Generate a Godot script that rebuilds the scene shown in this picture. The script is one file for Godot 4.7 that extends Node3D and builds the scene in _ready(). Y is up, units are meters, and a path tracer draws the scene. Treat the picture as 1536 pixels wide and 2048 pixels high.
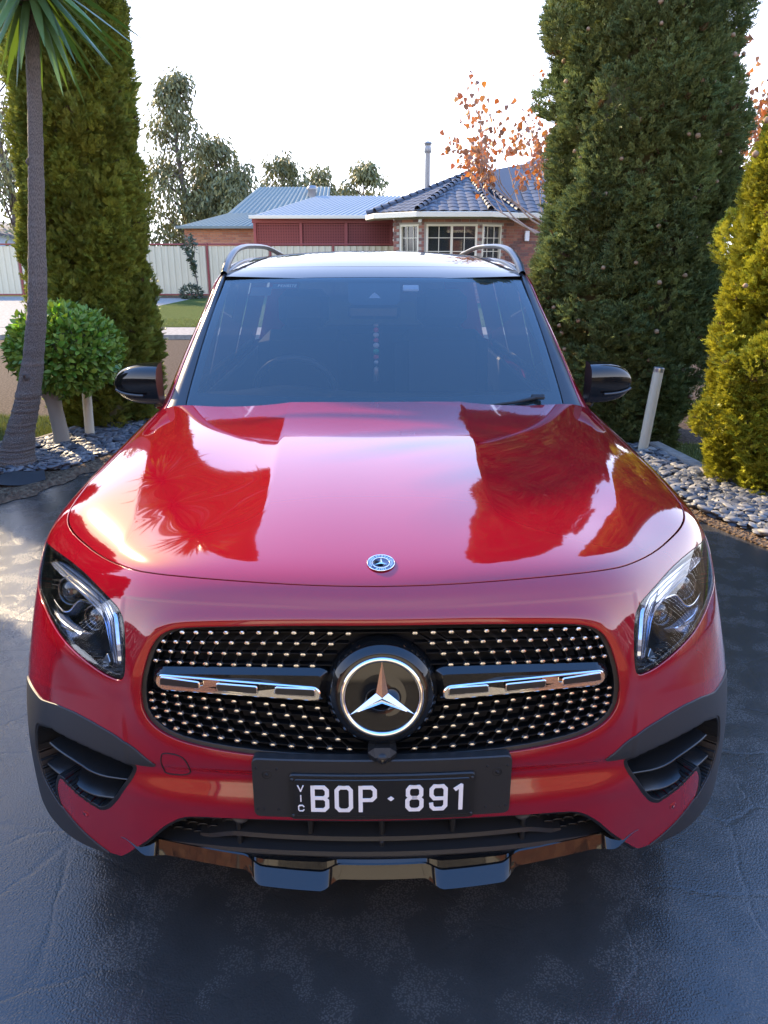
extends Node3D
# A red SUV parked on a dark stamped-concrete driveway between two pencil pines, seen from just in front of it.
# World: camera above the origin looking along -z, y up, metres. The car has its own axes: x to the picture's right, z forwards (towards the camera), origin on the ground under its front.

# ---------------------------------------------------------------- mesh builder
class MB:
	var v := PackedVector3Array()
	var n := PackedVector3Array()
	var uv := PackedVector2Array()

	func tri(a: Vector3, b: Vector3, c: Vector3, na: Vector3, nb: Vector3, nc: Vector3, ta := Vector2.ZERO, tb := Vector2.ZERO, tc := Vector2.ZERO) -> void:
		var g := (b - a).cross(c - a)
		if g.length_squared() < 1e-18:
			return
		if g.dot(na + nb + nc) > 0.0:
			v.append(a); v.append(c); v.append(b)
			n.append(na); n.append(nc); n.append(nb)
			uv.append(ta); uv.append(tc); uv.append(tb)
		else:
			v.append(a); v.append(b); v.append(c)
			n.append(na); n.append(nb); n.append(nc)
			uv.append(ta); uv.append(tb); uv.append(tc)

	func ftri(a: Vector3, b: Vector3, c: Vector3, out := Vector3.ZERO) -> void:
		var g := (b - a).cross(c - a).normalized()
		if g.dot(out) < 0.0:
			g = -g
		tri(a, b, c, g, g, g)

	func quad(a: Vector3, b: Vector3, c: Vector3, d: Vector3, out := Vector3.ZERO) -> void:
		var g := (c - a).cross(d - b).normalized()
		if g.dot(out) < 0.0:
			g = -g
		tri(a, b, c, g, g, g, Vector2(0, 0), Vector2(1, 0), Vector2(1, 1))
		tri(a, c, d, g, g, g, Vector2(0, 0), Vector2(1, 1), Vector2(0, 1))

	# rows of points, smooth
	func grid(p: Array, wrap := false, flip := false) -> void:
		var R := p.size()
		var C: int = p[0].size()
		var nn := []
		for i in R:
			var row := PackedVector3Array()
			for j in C:
				var a: Vector3 = p[i][(j + 1) % C] if wrap else p[i][mini(j + 1, C - 1)]
				var b: Vector3 = p[i][(j + C - 1) % C] if wrap else p[i][maxi(j - 1, 0)]
				var q := (p[mini(i + 1, R - 1)][j] - p[maxi(i - 1, 0)][j] as Vector3).cross(a - b)
				if q.length_squared() < 1e-16:
					q = (p[mini(i + 2, R - 1)][j] - p[maxi(i - 2, 0)][(j + 1) % C] as Vector3).cross(a - b + Vector3(1e-5, 0, 1e-5))
				q = q.normalized()
				row.append(-q if flip else q)
			nn.append(row)
		for i in R - 1:
			for j in (C if wrap else C - 1):
				var k := (j + 1) % C
				var t0 := Vector2(float(j) / (C - 1), float(i) / (R - 1))
				var t1 := Vector2(float(j + 1) / (C - 1), float(i + 1) / (R - 1))
				tri(p[i][j], p[i][k], p[i + 1][k], nn[i][j], nn[i][k], nn[i + 1][k], t0, Vector2(t1.x, t0.y), t1)
				tri(p[i][j], p[i + 1][k], p[i + 1][j], nn[i][j], nn[i + 1][k], nn[i + 1][j], t0, t1, Vector2(t0.x, t1.y))

	func box(t: Transform3D, s: Vector3, b := 0.0) -> void:
		var h := s * 0.5
		b = minf(b, minf(h.x, minf(h.y, h.z)) * 0.95)
		for ax in 3:
			for sg in [-1.0, 1.0]:
				var f := []
				for k in [[-1, -1], [1, -1], [1, 1], [-1, 1]]:
					var q := Vector3.ZERO
					q[ax] = sg * h[ax]
					q[(ax + 1) % 3] = k[0] * (h[(ax + 1) % 3] - b)
					q[(ax + 2) % 3] = k[1] * (h[(ax + 2) % 3] - b)
					f.append(t * q)
				var o := Vector3.ZERO
				o[ax] = sg
				quad(f[0], f[1], f[2], f[3], t.basis * o)
		if b <= 0.0:
			return
		for ax in 3:
			var y := (ax + 1) % 3
			var z := (ax + 2) % 3
			for a in [-1.0, 1.0]:
				for c in [-1.0, 1.0]:
					var f := []
					for k in [[-1, 0], [1, 0], [1, 1], [-1, 1]]:
						var q := Vector3.ZERO
						q[ax] = k[0] * (h[ax] - b)
						q[y] = a * (h[y] - b * k[1])
						q[z] = c * (h[z] - b * (1 - k[1]))
						f.append(t * q)
					var o := Vector3.ZERO
					o[y] = a
					o[z] = c
					quad(f[0], f[1], f[2], f[3], t.basis * o)
		for a in [-1.0, 1.0]:
			for c in [-1.0, 1.0]:
				for d in [-1.0, 1.0]:
					var o := Vector3(a, c, d)
					ftri(t * (o * (h - Vector3(0, b, b))), t * (o * (h - Vector3(b, 0, b))), t * (o * (h - Vector3(b, b, 0))), t.basis * o)

	func tube(path: Array, rad: Array, sides := 8, caps := true) -> void:
		var rows := []
		var up := Vector3.UP
		for i in path.size():
			var d: Vector3 = (path[mini(i + 1, path.size() - 1)] - path[maxi(i - 1, 0)]).normalized()
			if i == 0:
				up = Vector3.RIGHT if absf(d.y) > 0.9 else Vector3.UP
			var s := d.cross(up).normalized()
			up = s.cross(d).normalized()
			var r: float = rad[mini(i, rad.size() - 1)]
			var row := PackedVector3Array()
			for k in sides:
				var a := TAU * k / sides
				row.append(path[i] + (s * cos(a) + up * sin(a)) * r)
			rows.append(row)
		grid(rows, true, true)
		if caps:
			for e in [0, rows.size() - 1]:
				for k in range(1, sides - 1):
					ftri(rows[e][0], rows[e][k], rows[e][k + 1], path[e] - path[1 if e == 0 else e - 1])

	# profile of (radius, height), turned round t's y axis
	func lathe(prof: Array, sides: int, t := Transform3D()) -> void:
		var rows := []
		for q in prof:
			var row := PackedVector3Array()
			for k in sides:
				var a := TAU * k / sides
				row.append(t * Vector3(q.x * cos(a), q.y, q.x * sin(a)))
			rows.append(row)
		grid(rows, true)

	# outline in t's xy plane, thickness along z with a chamfer at the front
	func prism(poly: PackedVector2Array, t: Transform3D, depth: float, b := 0.0) -> void:
		var P := poly
		var inner := P
		if b > 0.0:
			var o := Geometry2D.offset_polygon(P, -b)
			if o.size() == 1 and o[0].size() > 2:
				inner = o[0]
		for tr in _tris(inner):
			ftri(t * Vector3(tr[0].x, tr[0].y, depth), t * Vector3(tr[1].x, tr[1].y, depth), t * Vector3(tr[2].x, tr[2].y, depth), t.basis.z)
		var k := P.size()
		for i in k:
			var a := P[i]
			var c := P[(i + 1) % k]
			quad(t * Vector3(a.x, a.y, 0), t * Vector3(c.x, c.y, 0), t * Vector3(c.x, c.y, depth - b), t * Vector3(a.x, a.y, depth - b))
			if b > 0.0 and inner.size() == k:
				var m := 0
				for q in k:
					if inner[q].distance_squared_to(a) < inner[m].distance_squared_to(a):
						m = q
				var m2 := 0
				for q in k:
					if inner[q].distance_squared_to(c) < inner[m2].distance_squared_to(c):
						m2 = q
				quad(t * Vector3(a.x, a.y, depth - b), t * Vector3(c.x, c.y, depth - b), t * Vector3(inner[m2].x, inner[m2].y, depth), t * Vector3(inner[m].x, inner[m].y, depth))

	func _tris(P: PackedVector2Array) -> Array:
		var out := []
		var ix := Geometry2D.triangulate_polygon(P)
		for i in range(0, ix.size(), 3):
			out.append([P[ix[i]], P[ix[i + 1]], P[ix[i + 2]]])
		return out

	func mesh() -> ArrayMesh:
		var arr := []
		arr.resize(Mesh.ARRAY_MAX)
		arr[Mesh.ARRAY_VERTEX] = v
		arr[Mesh.ARRAY_NORMAL] = n
		arr[Mesh.ARRAY_TEX_UV] = uv
		var m := ArrayMesh.new()
		m.add_surface_from_arrays(Mesh.PRIMITIVE_TRIANGLES, arr)
		return m

# ---------------------------------------------------------------- nodes
var taken := {}
func numbered(called: String) -> String:
	taken[called] = taken.get(called, -1) + 1
	return called if taken[called] == 0 else "%s_%03d" % [called, taken[called]]

func tag(o: Node, label: String, category: String, group := "") -> void:
	o.set_meta("label", label)
	o.set_meta("category", category)
	if group:
		o.set_meta("group", group)

func thing(called: String, label: String, category: String, at := Vector3.ZERO, turn := 0.0, group := "") -> Node3D:
	var o := Node3D.new()
	o.name = numbered(called)
	add_child(o)
	o.position = at
	o.rotation.y = turn
	tag(o, label, category, group)
	return o

func sub(called: String, parent: Node3D, at := Vector3.ZERO) -> Node3D:
	var o := Node3D.new()
	o.name = _own(called, parent)
	parent.add_child(o, true)
	o.position = at
	return o

func _own(called: String, parent: Node) -> String:
	if not parent.has_node(called):
		return called
	var k: int = parent.get_meta("n_" + called, 0) + 1
	parent.set_meta("n_" + called, k)
	return "%s_%03d" % [called, k]

func part(called: String, mb, m: Material, parent: Node3D, at = null) -> MeshInstance3D:
	var o := MeshInstance3D.new()
	o.mesh = mb.mesh() if mb is MB else mb
	o.material_override = m
	o.name = _own(called, parent)
	parent.add_child(o, true)
	if at is Transform3D:
		o.transform = at
	elif at is Vector3:
		o.position = at
	return o

func struct(called: String, mb, m: Material) -> MeshInstance3D:
	var o := part(called, mb, m, self)
	o.set_meta("kind", "structure")
	return o

func scatter(called: String, mesh: Mesh, m: Material, where: Array, tints: Array, parent: Node3D) -> MultiMeshInstance3D:
	var mm := MultiMesh.new()
	mm.transform_format = MultiMesh.TRANSFORM_3D
	mm.use_colors = tints.size() > 0
	mm.mesh = mesh
	mm.instance_count = where.size()
	for i in where.size():
		mm.set_instance_transform(i, where[i])
	if tints.size():
		for i in where.size():
			mm.set_instance_color(i, tints[i])
	var o := MultiMeshInstance3D.new()
	o.multimesh = mm
	o.material_override = m
	o.name = _own(called, parent)
	parent.add_child(o, true)
	o.set_meta("kind", "stuff")
	return o

# ---------------------------------------------------------------- materials (colours are linear, real-world base colours)
func mat(called: String, c: Color, rough: float, metal := 0.0) -> StandardMaterial3D:
	var m := StandardMaterial3D.new()
	m.resource_name = called
	m.albedo_color = c.linear_to_srgb()
	m.roughness = rough
	m.metallic = metal
	return m

func noise_tex(seed_: int, freq: float, ramp: Array, oct := 4, size := 512, kind := FastNoiseLite.TYPE_SIMPLEX_SMOOTH, normal := 0.0) -> NoiseTexture2D:
	var f := FastNoiseLite.new()
	f.seed = seed_
	f.noise_type = kind
	f.frequency = freq
	f.fractal_octaves = oct
	var t := NoiseTexture2D.new()
	t.width = size
	t.height = size
	t.seamless = true
	t.noise = f
	if ramp.size():
		var g := Gradient.new()
		var offs := PackedFloat32Array()
		var cols := PackedColorArray()
		for r in ramp:
			offs.append(r[0])
			cols.append((r[1] as Color).linear_to_srgb())
		g.offsets = offs
		g.colors = cols
		t.color_ramp = g
	if normal > 0.0:
		t.as_normal_map = true
		t.bump_strength = normal
	return t

func tri_map(m: StandardMaterial3D, scale: float, world := true) -> void:
	m.uv1_triplanar = true
	m.uv1_world_triplanar = world
	m.uv1_scale = Vector3.ONE * scale

func grey(x: float) -> Color:
	return Color(x, x, x)

var M := {}
func make_materials() -> void:
	# car
	var p := mat("red car paint", Color(0.255, 0.0022, 0.009), 0.06, 0.0)
	p.metallic_specular = 0.40
	p.clearcoat_enabled = true
	p.clearcoat = 1.0
	p.clearcoat_roughness = 0.015
	M.red = p
	var b := mat("gloss black", grey(0.006), 0.05)
	M.gloss = b
	M.roofglass = mat("dark roof glass", Color(0.010, 0.012, 0.016), 0.04)
	M.roofglass.metallic_specular = 0.3
	M.black = mat("black plastic", grey(0.009), 0.45)
	var tp := mat("textured dark grey plastic", grey(0.026), 0.5)
	tp.normal_enabled = true
	tp.normal_texture = noise_tex(41, 0.25, [], 2, 256, FastNoiseLite.TYPE_SIMPLEX, 1.5)
	tp.normal_scale = 0.25
	tri_map(tp, 14.0, false)
	M.trim = tp
	M.rubber = mat("black rubber", grey(0.012), 0.7)
	M.deep = mat("black liner", grey(0.006), 0.8)
	M.chrome = mat("chrome", grey(0.78), 0.07, 1.0)
	M.satin = mat("satin metal", Color(0.52, 0.50, 0.47), 0.28, 1.0)
	M.stud = mat("polished stud", Color(0.58, 0.57, 0.56), 0.22, 1.0)
	M.guide = mat("clear light guide", Color(0.62, 0.68, 0.80), 0.10, 0.75)
	M.reflector = mat("lamp bowl", Color(0.10, 0.10, 0.10), 0.12, 0.9)
	var g := mat("clear glass", Color(0.02, 0.02, 0.02, 1), 0.0)
	g.albedo_color.a = 0.05
	g.transparency = BaseMaterial3D.TRANSPARENCY_ALPHA
	M.lens = g
	var w := mat("windscreen glass", Color(0.02, 0.03, 0.03, 1), 0.0)
	w.albedo_color.a = 0.6
	w.metallic_specular = 0.55
	w.clearcoat_enabled = true
	w.clearcoat = 0.5
	w.clearcoat_roughness = 0.0
	w.transparency = BaseMaterial3D.TRANSPARENCY_ALPHA
	M.glass = w
	var w2 := mat("dark side glass", Color(0.01, 0.01, 0.012, 1), 0.0)
	w2.albedo_color.a = 0.94
	w2.transparency = BaseMaterial3D.TRANSPARENCY_ALPHA
	M.sideglass = w2
	M.plate = mat("black number plate", grey(0.012), 0.3)
	M.plateink = mat("white plate lettering", Color(0.75, 0.72, 0.70), 0.45)
	M.seat = mat("black leather", grey(0.018), 0.55)
	M.dash = mat("dashboard plastic", grey(0.02), 0.6)
	M.rail = mat("aluminium roof rail", grey(0.07), 0.34, 0.7)

# ---------------------------------------------------------------- front of the car: one smooth surface, cut into panels
const SHUT := [Vector2(-1.000, 5.000), Vector2(-0.500, 5.000), Vector2(0.001, 4.966), Vector2(0.948, 4.977), Vector2(2.063, 4.983), Vector2(2.930, 4.978), Vector2(3.442, 4.975), Vector2(4.123, 4.947), Vector2(5.001, 4.660), Vector2(5.655, 3.988), Vector2(6.155, 3.287), Vector2(6.417, 2.760), Vector2(6.510, 2.358), Vector2(6.610, 1.719), Vector2(6.504, 1.130), Vector2(6.444, 0.571), Vector2(6.350, 0.200), Vector2(6.300, -0.500), Vector2(3.000, -0.600), Vector2(-1.000, -0.600)]
const LAMP := [Vector2(7.256, 3.259), Vector2(5.910, 4.711), Vector2(5.017, 5.431), Vector2(4.412, 5.800), Vector2(4.201, 5.934), Vector2(4.090, 6.117), Vector2(4.033, 6.479), Vector2(3.999, 6.862), Vector2(4.062, 7.016), Vector2(4.217, 7.050), Vector2(4.631, 6.980), Vector2(5.308, 6.759), Vector2(5.972, 6.488), Vector2(6.672, 6.006), Vector2(7.415, 5.150), Vector2(7.606, 4.407), Vector2(7.496, 3.695), Vector2(7.342, 3.338)]
const GRILLE := [Vector2(-1.200, 6.000), Vector2(-0.003, 5.973), Vector2(1.619, 6.056), Vector2(2.726, 6.112), Vector2(3.094, 6.180), Vector2(3.340, 6.324), Vector2(3.517, 6.567), Vector2(3.657, 6.935), Vector2(3.717, 7.230), Vector2(3.681, 7.457), Vector2(3.481, 7.654), Vector2(3.082, 7.808), Vector2(2.462, 7.909), Vector2(1.676, 7.990), Vector2(0.956, 8.026), Vector2(-0.009, 8.042), Vector2(-1.200, 8.040)]
const TRIM := [Vector2(3.523, 8.304), Vector2(3.940, 8.036), Vector2(4.388, 7.881), Vector2(4.879, 7.767), Vector2(5.325, 7.688), Vector2(5.849, 7.648), Vector2(6.444, 7.673), Vector2(9.000, 7.300), Vector2(9.600, 7.400), Vector2(9.600, 10.600), Vector2(7.600, 10.600), Vector2(5.146, 10.018), Vector2(5.432, 9.920), Vector2(5.810, 9.754), Vector2(6.235, 9.500), Vector2(6.779, 9.177), Vector2(6.971, 8.649), Vector2(6.834, 8.246), Vector2(6.689, 8.124), Vector2(6.066, 8.042), Vector2(5.371, 8.122), Vector2(4.522, 8.242), Vector2(4.018, 8.307)]
const FINS := [Vector2(3.996, 8.360), Vector2(4.046, 8.467), Vector2(4.124, 8.566), Vector2(4.535, 8.962), Vector2(4.803, 9.162), Vector2(5.037, 9.246), Vector2(5.237, 9.198), Vector2(5.561, 9.100), Vector2(6.020, 8.879), Vector2(6.251, 9.146), Vector2(6.306, 9.406), Vector2(6.248, 9.511), Vector2(6.779, 9.177), Vector2(6.971, 8.649), Vector2(6.834, 8.246), Vector2(6.689, 8.124), Vector2(6.066, 8.042), Vector2(5.371, 8.122), Vector2(4.522, 8.242)]
const LOW := [Vector2(-1.200, 9.000), Vector2(-0.002, 8.980), Vector2(1.739, 8.984), Vector2(2.755, 9.006), Vector2(3.127, 9.043), Vector2(3.525, 9.231), Vector2(4.045, 9.573), Vector2(4.837, 9.984), Vector2(7.350, 10.600), Vector2(-1.200, 10.600)]
const DRL := [Vector2(6.552, 4.375), Vector2(5.850, 4.986), Vector2(5.313, 5.368), Vector2(4.733, 5.751), Vector2(4.496, 6.037), Vector2(4.393, 6.539), Vector2(4.331, 6.908), Vector2(4.531, 6.913), Vector2(4.642, 6.644), Vector2(4.743, 6.375), Vector2(4.884, 6.126), Vector2(5.415, 5.808), Vector2(6.184, 5.284), Vector2(7.332, 4.082)]
const DRLB := [Vector2(5.333, 6.472), Vector2(5.439, 6.558), Vector2(5.790, 6.616), Vector2(6.545, 6.338), Vector2(7.847, 5.396), Vector2(7.839, 4.936), Vector2(7.340, 5.194), Vector2(6.757, 5.826), Vector2(6.139, 6.230), Vector2(5.617, 6.426)]
const CORN := [Vector2(4.750, 6.755), Vector2(4.660, 6.896), Vector2(4.737, 6.961), Vector2(4.969, 6.930), Vector2(5.292, 6.813), Vector2(5.116, 6.802), Vector2(4.856, 6.880)]
const SLINE := [Vector2(4.999, 6.059), Vector2(5.188, 5.920), Vector2(5.474, 5.825), Vector2(5.707, 5.798), Vector2(5.838, 5.909), Vector2(6.021, 6.052), Vector2(6.336, 6.034), Vector2(6.764, 5.770), Vector2(7.145, 5.390)]
const LOUV := [Vector2(0.721, 6.909), Vector2(0.742, 6.796), Vector2(0.839, 6.757), Vector2(1.900, 6.763), Vector2(3.313, 6.802), Vector2(3.472, 6.858), Vector2(3.524, 6.959), Vector2(3.495, 7.062), Vector2(3.271, 7.153), Vector2(1.915, 7.158), Vector2(0.905, 7.225), Vector2(0.803, 7.199)]
const CHRO := [Vector2(0.829, 7.062), Vector2(0.896, 6.991), Vector2(1.897, 6.928), Vector2(3.275, 6.882), Vector2(3.368, 6.931), Vector2(3.370, 7.042), Vector2(3.247, 7.100), Vector2(1.905, 7.132), Vector2(0.914, 7.184), Vector2(0.842, 7.164)]
const SLOT0 := [Vector2(0.920, 7.022), Vector2(1.447, 7.006), Vector2(1.455, 7.085), Vector2(0.913, 7.109)]
const SLOT1 := [Vector2(1.715, 6.999), Vector2(2.303, 6.975), Vector2(2.297, 7.053), Vector2(1.712, 7.086)]
const SLOT2 := [Vector2(2.603, 6.960), Vector2(3.257, 6.928), Vector2(3.274, 7.019), Vector2(2.600, 7.039)]
const STUDS := [[3.159, -0.2432, -0.00026, 6.268, -0.0080, 0.00024], [3.272, -0.2339, -0.00007, 6.425, -0.0045, 0.00017], [3.366, -0.2290, 0.00001, 6.575, 0.0002, -0.00007], [3.437, -0.2282, 0.00019, 6.727, 0.0027, -0.00016], [3.558, -0.2448, 0.00025, 7.201, 0.0066, 0.00048], [3.556, -0.2512, 0.00037, 7.313, 0.0111, 0.00033], [3.525, -0.2529, 0.00005, 7.425, 0.0215, -0.00036], [3.468, -0.2569, -0.00020, 7.547, 0.0288, -0.00074], [3.378, -0.2552, -0.00094, 7.658, 0.0391, -0.00138]]
const NET := [
	[Vector3(0.0000, 1.1297, -1.3298), Vector3(0.1498, 1.1305, -1.3288), Vector3(0.3004, 1.1276, -1.3431), Vector3(0.4544, 1.1216, -1.3690), Vector3(0.5854, 1.1141, -1.3934), Vector3(0.6807, 1.1115, -1.4206), Vector3(0.7716, 1.0958, -1.4516), Vector3(0.8653, 1.0298, -1.4519), Vector3(0.9138, 0.9504, -1.4493), Vector3(0.9149, 0.8008, -1.4500)],
	[Vector3(0.0000, 1.1124, -0.9956), Vector3(0.1366, 1.1136, -0.9937), Vector3(0.2769, 1.1088, -0.9974), Vector3(0.4420, 1.1018, -0.9995), Vector3(0.5866, 1.0961, -1.0023), Vector3(0.6883, 1.0777, -1.0095), Vector3(0.7861, 1.0417, -1.0277), Vector3(0.8735, 1.0039, -1.0410), Vector3(0.9201, 0.9344, -1.0489), Vector3(0.9229, 0.8035, -1.0473)],
	[Vector3(0.0000, 1.0913, -0.6992), Vector3(0.1242, 1.0932, -0.6997), Vector3(0.2561, 1.0874, -0.7019), Vector3(0.4208, 1.0773, -0.7071), Vector3(0.5741, 1.0655, -0.7189), Vector3(0.6897, 1.0424, -0.7354), Vector3(0.8008, 1.0102, -0.7510), Vector3(0.8871, 0.9740, -0.7634), Vector3(0.9243, 0.9063, -0.7697), Vector3(0.9260, 0.7919, -0.7797)],
	[Vector3(0.0000, 1.0615, -0.4084), Vector3(0.1264, 1.0623, -0.4081), Vector3(0.2649, 1.0555, -0.4190), Vector3(0.4184, 1.0426, -0.4466), Vector3(0.5607, 1.0245, -0.4903), Vector3(0.6883, 1.0010, -0.5408), Vector3(0.8162, 0.9761, -0.5738), Vector3(0.8972, 0.9346, -0.5995), Vector3(0.9246, 0.8686, -0.6188), Vector3(0.9257, 0.7616, -0.6380)],
	[Vector3(0.0000, 1.0242, -0.1531), Vector3(0.1397, 1.0222, -0.1505), Vector3(0.2819, 1.0179, -0.1822), Vector3(0.4225, 1.0088, -0.2372), Vector3(0.5483, 0.9944, -0.3087), Vector3(0.6720, 0.9742, -0.4004), Vector3(0.8072, 0.9424, -0.4788), Vector3(0.8911, 0.8830, -0.5298), Vector3(0.9227, 0.8124, -0.5589), Vector3(0.9272, 0.7293, -0.5664)],
	[Vector3(0.0000, 0.9969, -0.0488), Vector3(0.1517, 0.9971, -0.0622), Vector3(0.2986, 0.9947, -0.0975), Vector3(0.4328, 0.9889, -0.1403), Vector3(0.5485, 0.9747, -0.2030), Vector3(0.6598, 0.9495, -0.3020), Vector3(0.7829, 0.9074, -0.3956), Vector3(0.8693, 0.8429, -0.4582), Vector3(0.9136, 0.7751, -0.4956), Vector3(0.9246, 0.7014, -0.5094)],
	[Vector3(0.0000, 0.9389, -0.0244), Vector3(0.1522, 0.9429, -0.0366), Vector3(0.3029, 0.9371, -0.0570), Vector3(0.4345, 0.9279, -0.0837), Vector3(0.5508, 0.9121, -0.1335), Vector3(0.6602, 0.8874, -0.2203), Vector3(0.7695, 0.8493, -0.3068), Vector3(0.8505, 0.7940, -0.3806), Vector3(0.8997, 0.7369, -0.4312), Vector3(0.9170, 0.6629, -0.4676)],
	[Vector3(0.0000, 0.7950, -0.0126), Vector3(0.1507, 0.7951, -0.0167), Vector3(0.3021, 0.7919, -0.0285), Vector3(0.4328, 0.7850, -0.0492), Vector3(0.5501, 0.7753, -0.0875), Vector3(0.6613, 0.7618, -0.1510), Vector3(0.7696, 0.7391, -0.2230), Vector3(0.8484, 0.7038, -0.3099), Vector3(0.8968, 0.6651, -0.3795), Vector3(0.9155, 0.6084, -0.4273)],
	[Vector3(0.0000, 0.6282, 0.0036), Vector3(0.1510, 0.6267, 0.0023), Vector3(0.3019, 0.6246, -0.0096), Vector3(0.4327, 0.6193, -0.0299), Vector3(0.5502, 0.6123, -0.0635), Vector3(0.6629, 0.6036, -0.1153), Vector3(0.7767, 0.5889, -0.1786), Vector3(0.8596, 0.5681, -0.2722), Vector3(0.9071, 0.5464, -0.3531), Vector3(0.9247, 0.5213, -0.4085)],
	[Vector3(0.0000, 0.4665, 0.0023), Vector3(0.1513, 0.4701, 0.0005), Vector3(0.3019, 0.4663, -0.0126), Vector3(0.4334, 0.4605, -0.0343), Vector3(0.5511, 0.4534, -0.0698), Vector3(0.6645, 0.4439, -0.1228), Vector3(0.7810, 0.4312, -0.1834), Vector3(0.8671, 0.4177, -0.2707), Vector3(0.9136, 0.4056, -0.3466), Vector3(0.9292, 0.3916, -0.4033)],
	[Vector3(0.0000, 0.2368, -0.0434), Vector3(0.1504, 0.2355, -0.0474), Vector3(0.3030, 0.2374, -0.0532), Vector3(0.4341, 0.2436, -0.0673), Vector3(0.5410, 0.2511, -0.0996), Vector3(0.6397, 0.2495, -0.1392), Vector3(0.7482, 0.2577, -0.1729), Vector3(0.8402, 0.2835, -0.2391), Vector3(0.8924, 0.3139, -0.3131), Vector3(0.9120, 0.3434, -0.3707)],
]
const FIN1 := [Vector2(4.240, 8.632), Vector2(5.048, 8.723), Vector2(5.582, 8.555), Vector2(6.412, 8.441)]
const FIN2 := [Vector2(4.720, 9.048), Vector2(5.299, 9.112), Vector2(5.835, 8.978), Vector2(6.729, 8.922)]
var net := []
func prepare_net() -> void:
	var R := []
	for r in NET:
		var q := [Vector3(-r[1].x, r[1].y, r[1].z)]
		q.append_array(r)
		q.append(r[r.size() - 1] * 2.0 - r[r.size() - 2])
		R.append(q)
	var first := []
	var last := []
	for j in R[0].size():
		first.append(R[0][j] * 2.0 - R[1][j])
		last.append(R[R.size() - 1][j] * 2.0 - R[R.size() - 2][j])
	net = [first]
	net.append_array(R)
	net.append(last)

func _base(u: float, v: float) -> Vector3:
	var iu := clampi(int(floor(u)), 0, 8)
	var iv := clampi(int(floor(v)), 0, 9)
	var t := u - iu
	var s := v - iv
	var b0 := (1 - t) * (1 - t) * (1 - t) / 6.0
	var b1 := (3 * t * t * t - 6 * t * t + 4) / 6.0
	var b2 := (-3 * t * t * t + 3 * t * t + 3 * t + 1) / 6.0
	var b3 := t * t * t / 6.0
	var o := Vector3.ZERO
	var w := [(1 - s) * (1 - s) * (1 - s) / 6.0, (3 * s * s * s - 6 * s * s + 4) / 6.0, (-3 * s * s * s + 3 * s * s + 3 * s + 1) / 6.0, s * s * s / 6.0]
	for a in 4:
		var r: Array = net[iv + a]
		o += (r[iu] * b0 + r[iu + 1] * b1 + r[iu + 2] * b2 + r[iu + 3] * b3) * float(w[a])
	return o

# The surface itself with the pressed lines of the bonnet and the step under the grille. Symmetric in u.
func surf(u: float, v: float) -> Vector3:
	var p := _base(absf(u), v)
	if v < 5.0:
		var x := p.x
		var xc := 0.272 + 0.03 * clampf((-p.z - 0.26) / 1.07, 0.0, 1.0)
		var xo := 0.615 + 0.15 * clampf((-p.z - 0.45) / 0.9, 0.0, 1.2)
		var w := clampf((x - xc) / (xo - xc), 0.0, 1.0)
		var A := 0.013 * smoothstep(0.22, 0.6, -p.z)
		p.y -= A * 4.0 * w * (1.0 - w) * (1.25 - 0.5 * w)
	elif v > 7.7:
		var k := 1.0 - smoothstep(0.45, 0.68, p.x)
		var d := (-0.014 * exp(-pow((v - 8.42) / 0.16, 2.0)) + 0.006 * exp(-pow((v - 8.78) / 0.16, 2.0))) * k
		p += Vector3(p.x * 0.4, 0, 1).normalized() * d
	if u < 0.0:
		p.x = -p.x
	return p

func surf_n(u: float, v: float) -> Vector3:
	var e := 0.01
	return (surf(u, v + e) - surf(u, v - e)).cross(surf(u + e, v) - surf(u - e, v)).normalized()

func sp(u: float, v: float, off := 0.0) -> Vector3:
	return surf(u, v) + surf_n(u, v) * off

const SU := 0.118
const SV := 0.15
const NU := 180
const NV := 250
var gp := []
var gn := []

func chaikin(pts: Array, times := 2, closed := true) -> Array:
	for k in times:
		var o := []
		var n := pts.size()
		if not closed:
			o.append(pts[0])
		for i in (n if closed else n - 1):
			var a = pts[i]
			var b = pts[(i + 1) % n]
			o.append(a * 0.75 + b * 0.25)
			o.append(a * 0.25 + b * 0.75)
		if not closed:
			o.append(pts[n - 1])
		pts = o
	return pts

# corners of an outline in (u, v) rounded by r metres
func rounded(pts: Array, r: float) -> Array:
	var o := []
	var n := pts.size()
	var k := Vector2(SU, SV)
	for i in n:
		var p: Vector2 = pts[i] * k
		var a: Vector2 = pts[(i + n - 1) % n] * k - p
		var b: Vector2 = pts[(i + 1) % n] * k - p
		var d := minf(r, minf(a.length(), b.length()) * 0.45)
		var pa := p + a.normalized() * d
		var pb := p + b.normalized() * d
		for t in [0.0, 0.33, 0.67, 1.0]:
			o.append((pa * (1 - t) * (1 - t) + p * 2.0 * t * (1 - t) + pb * t * t) / k)
	return o

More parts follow.
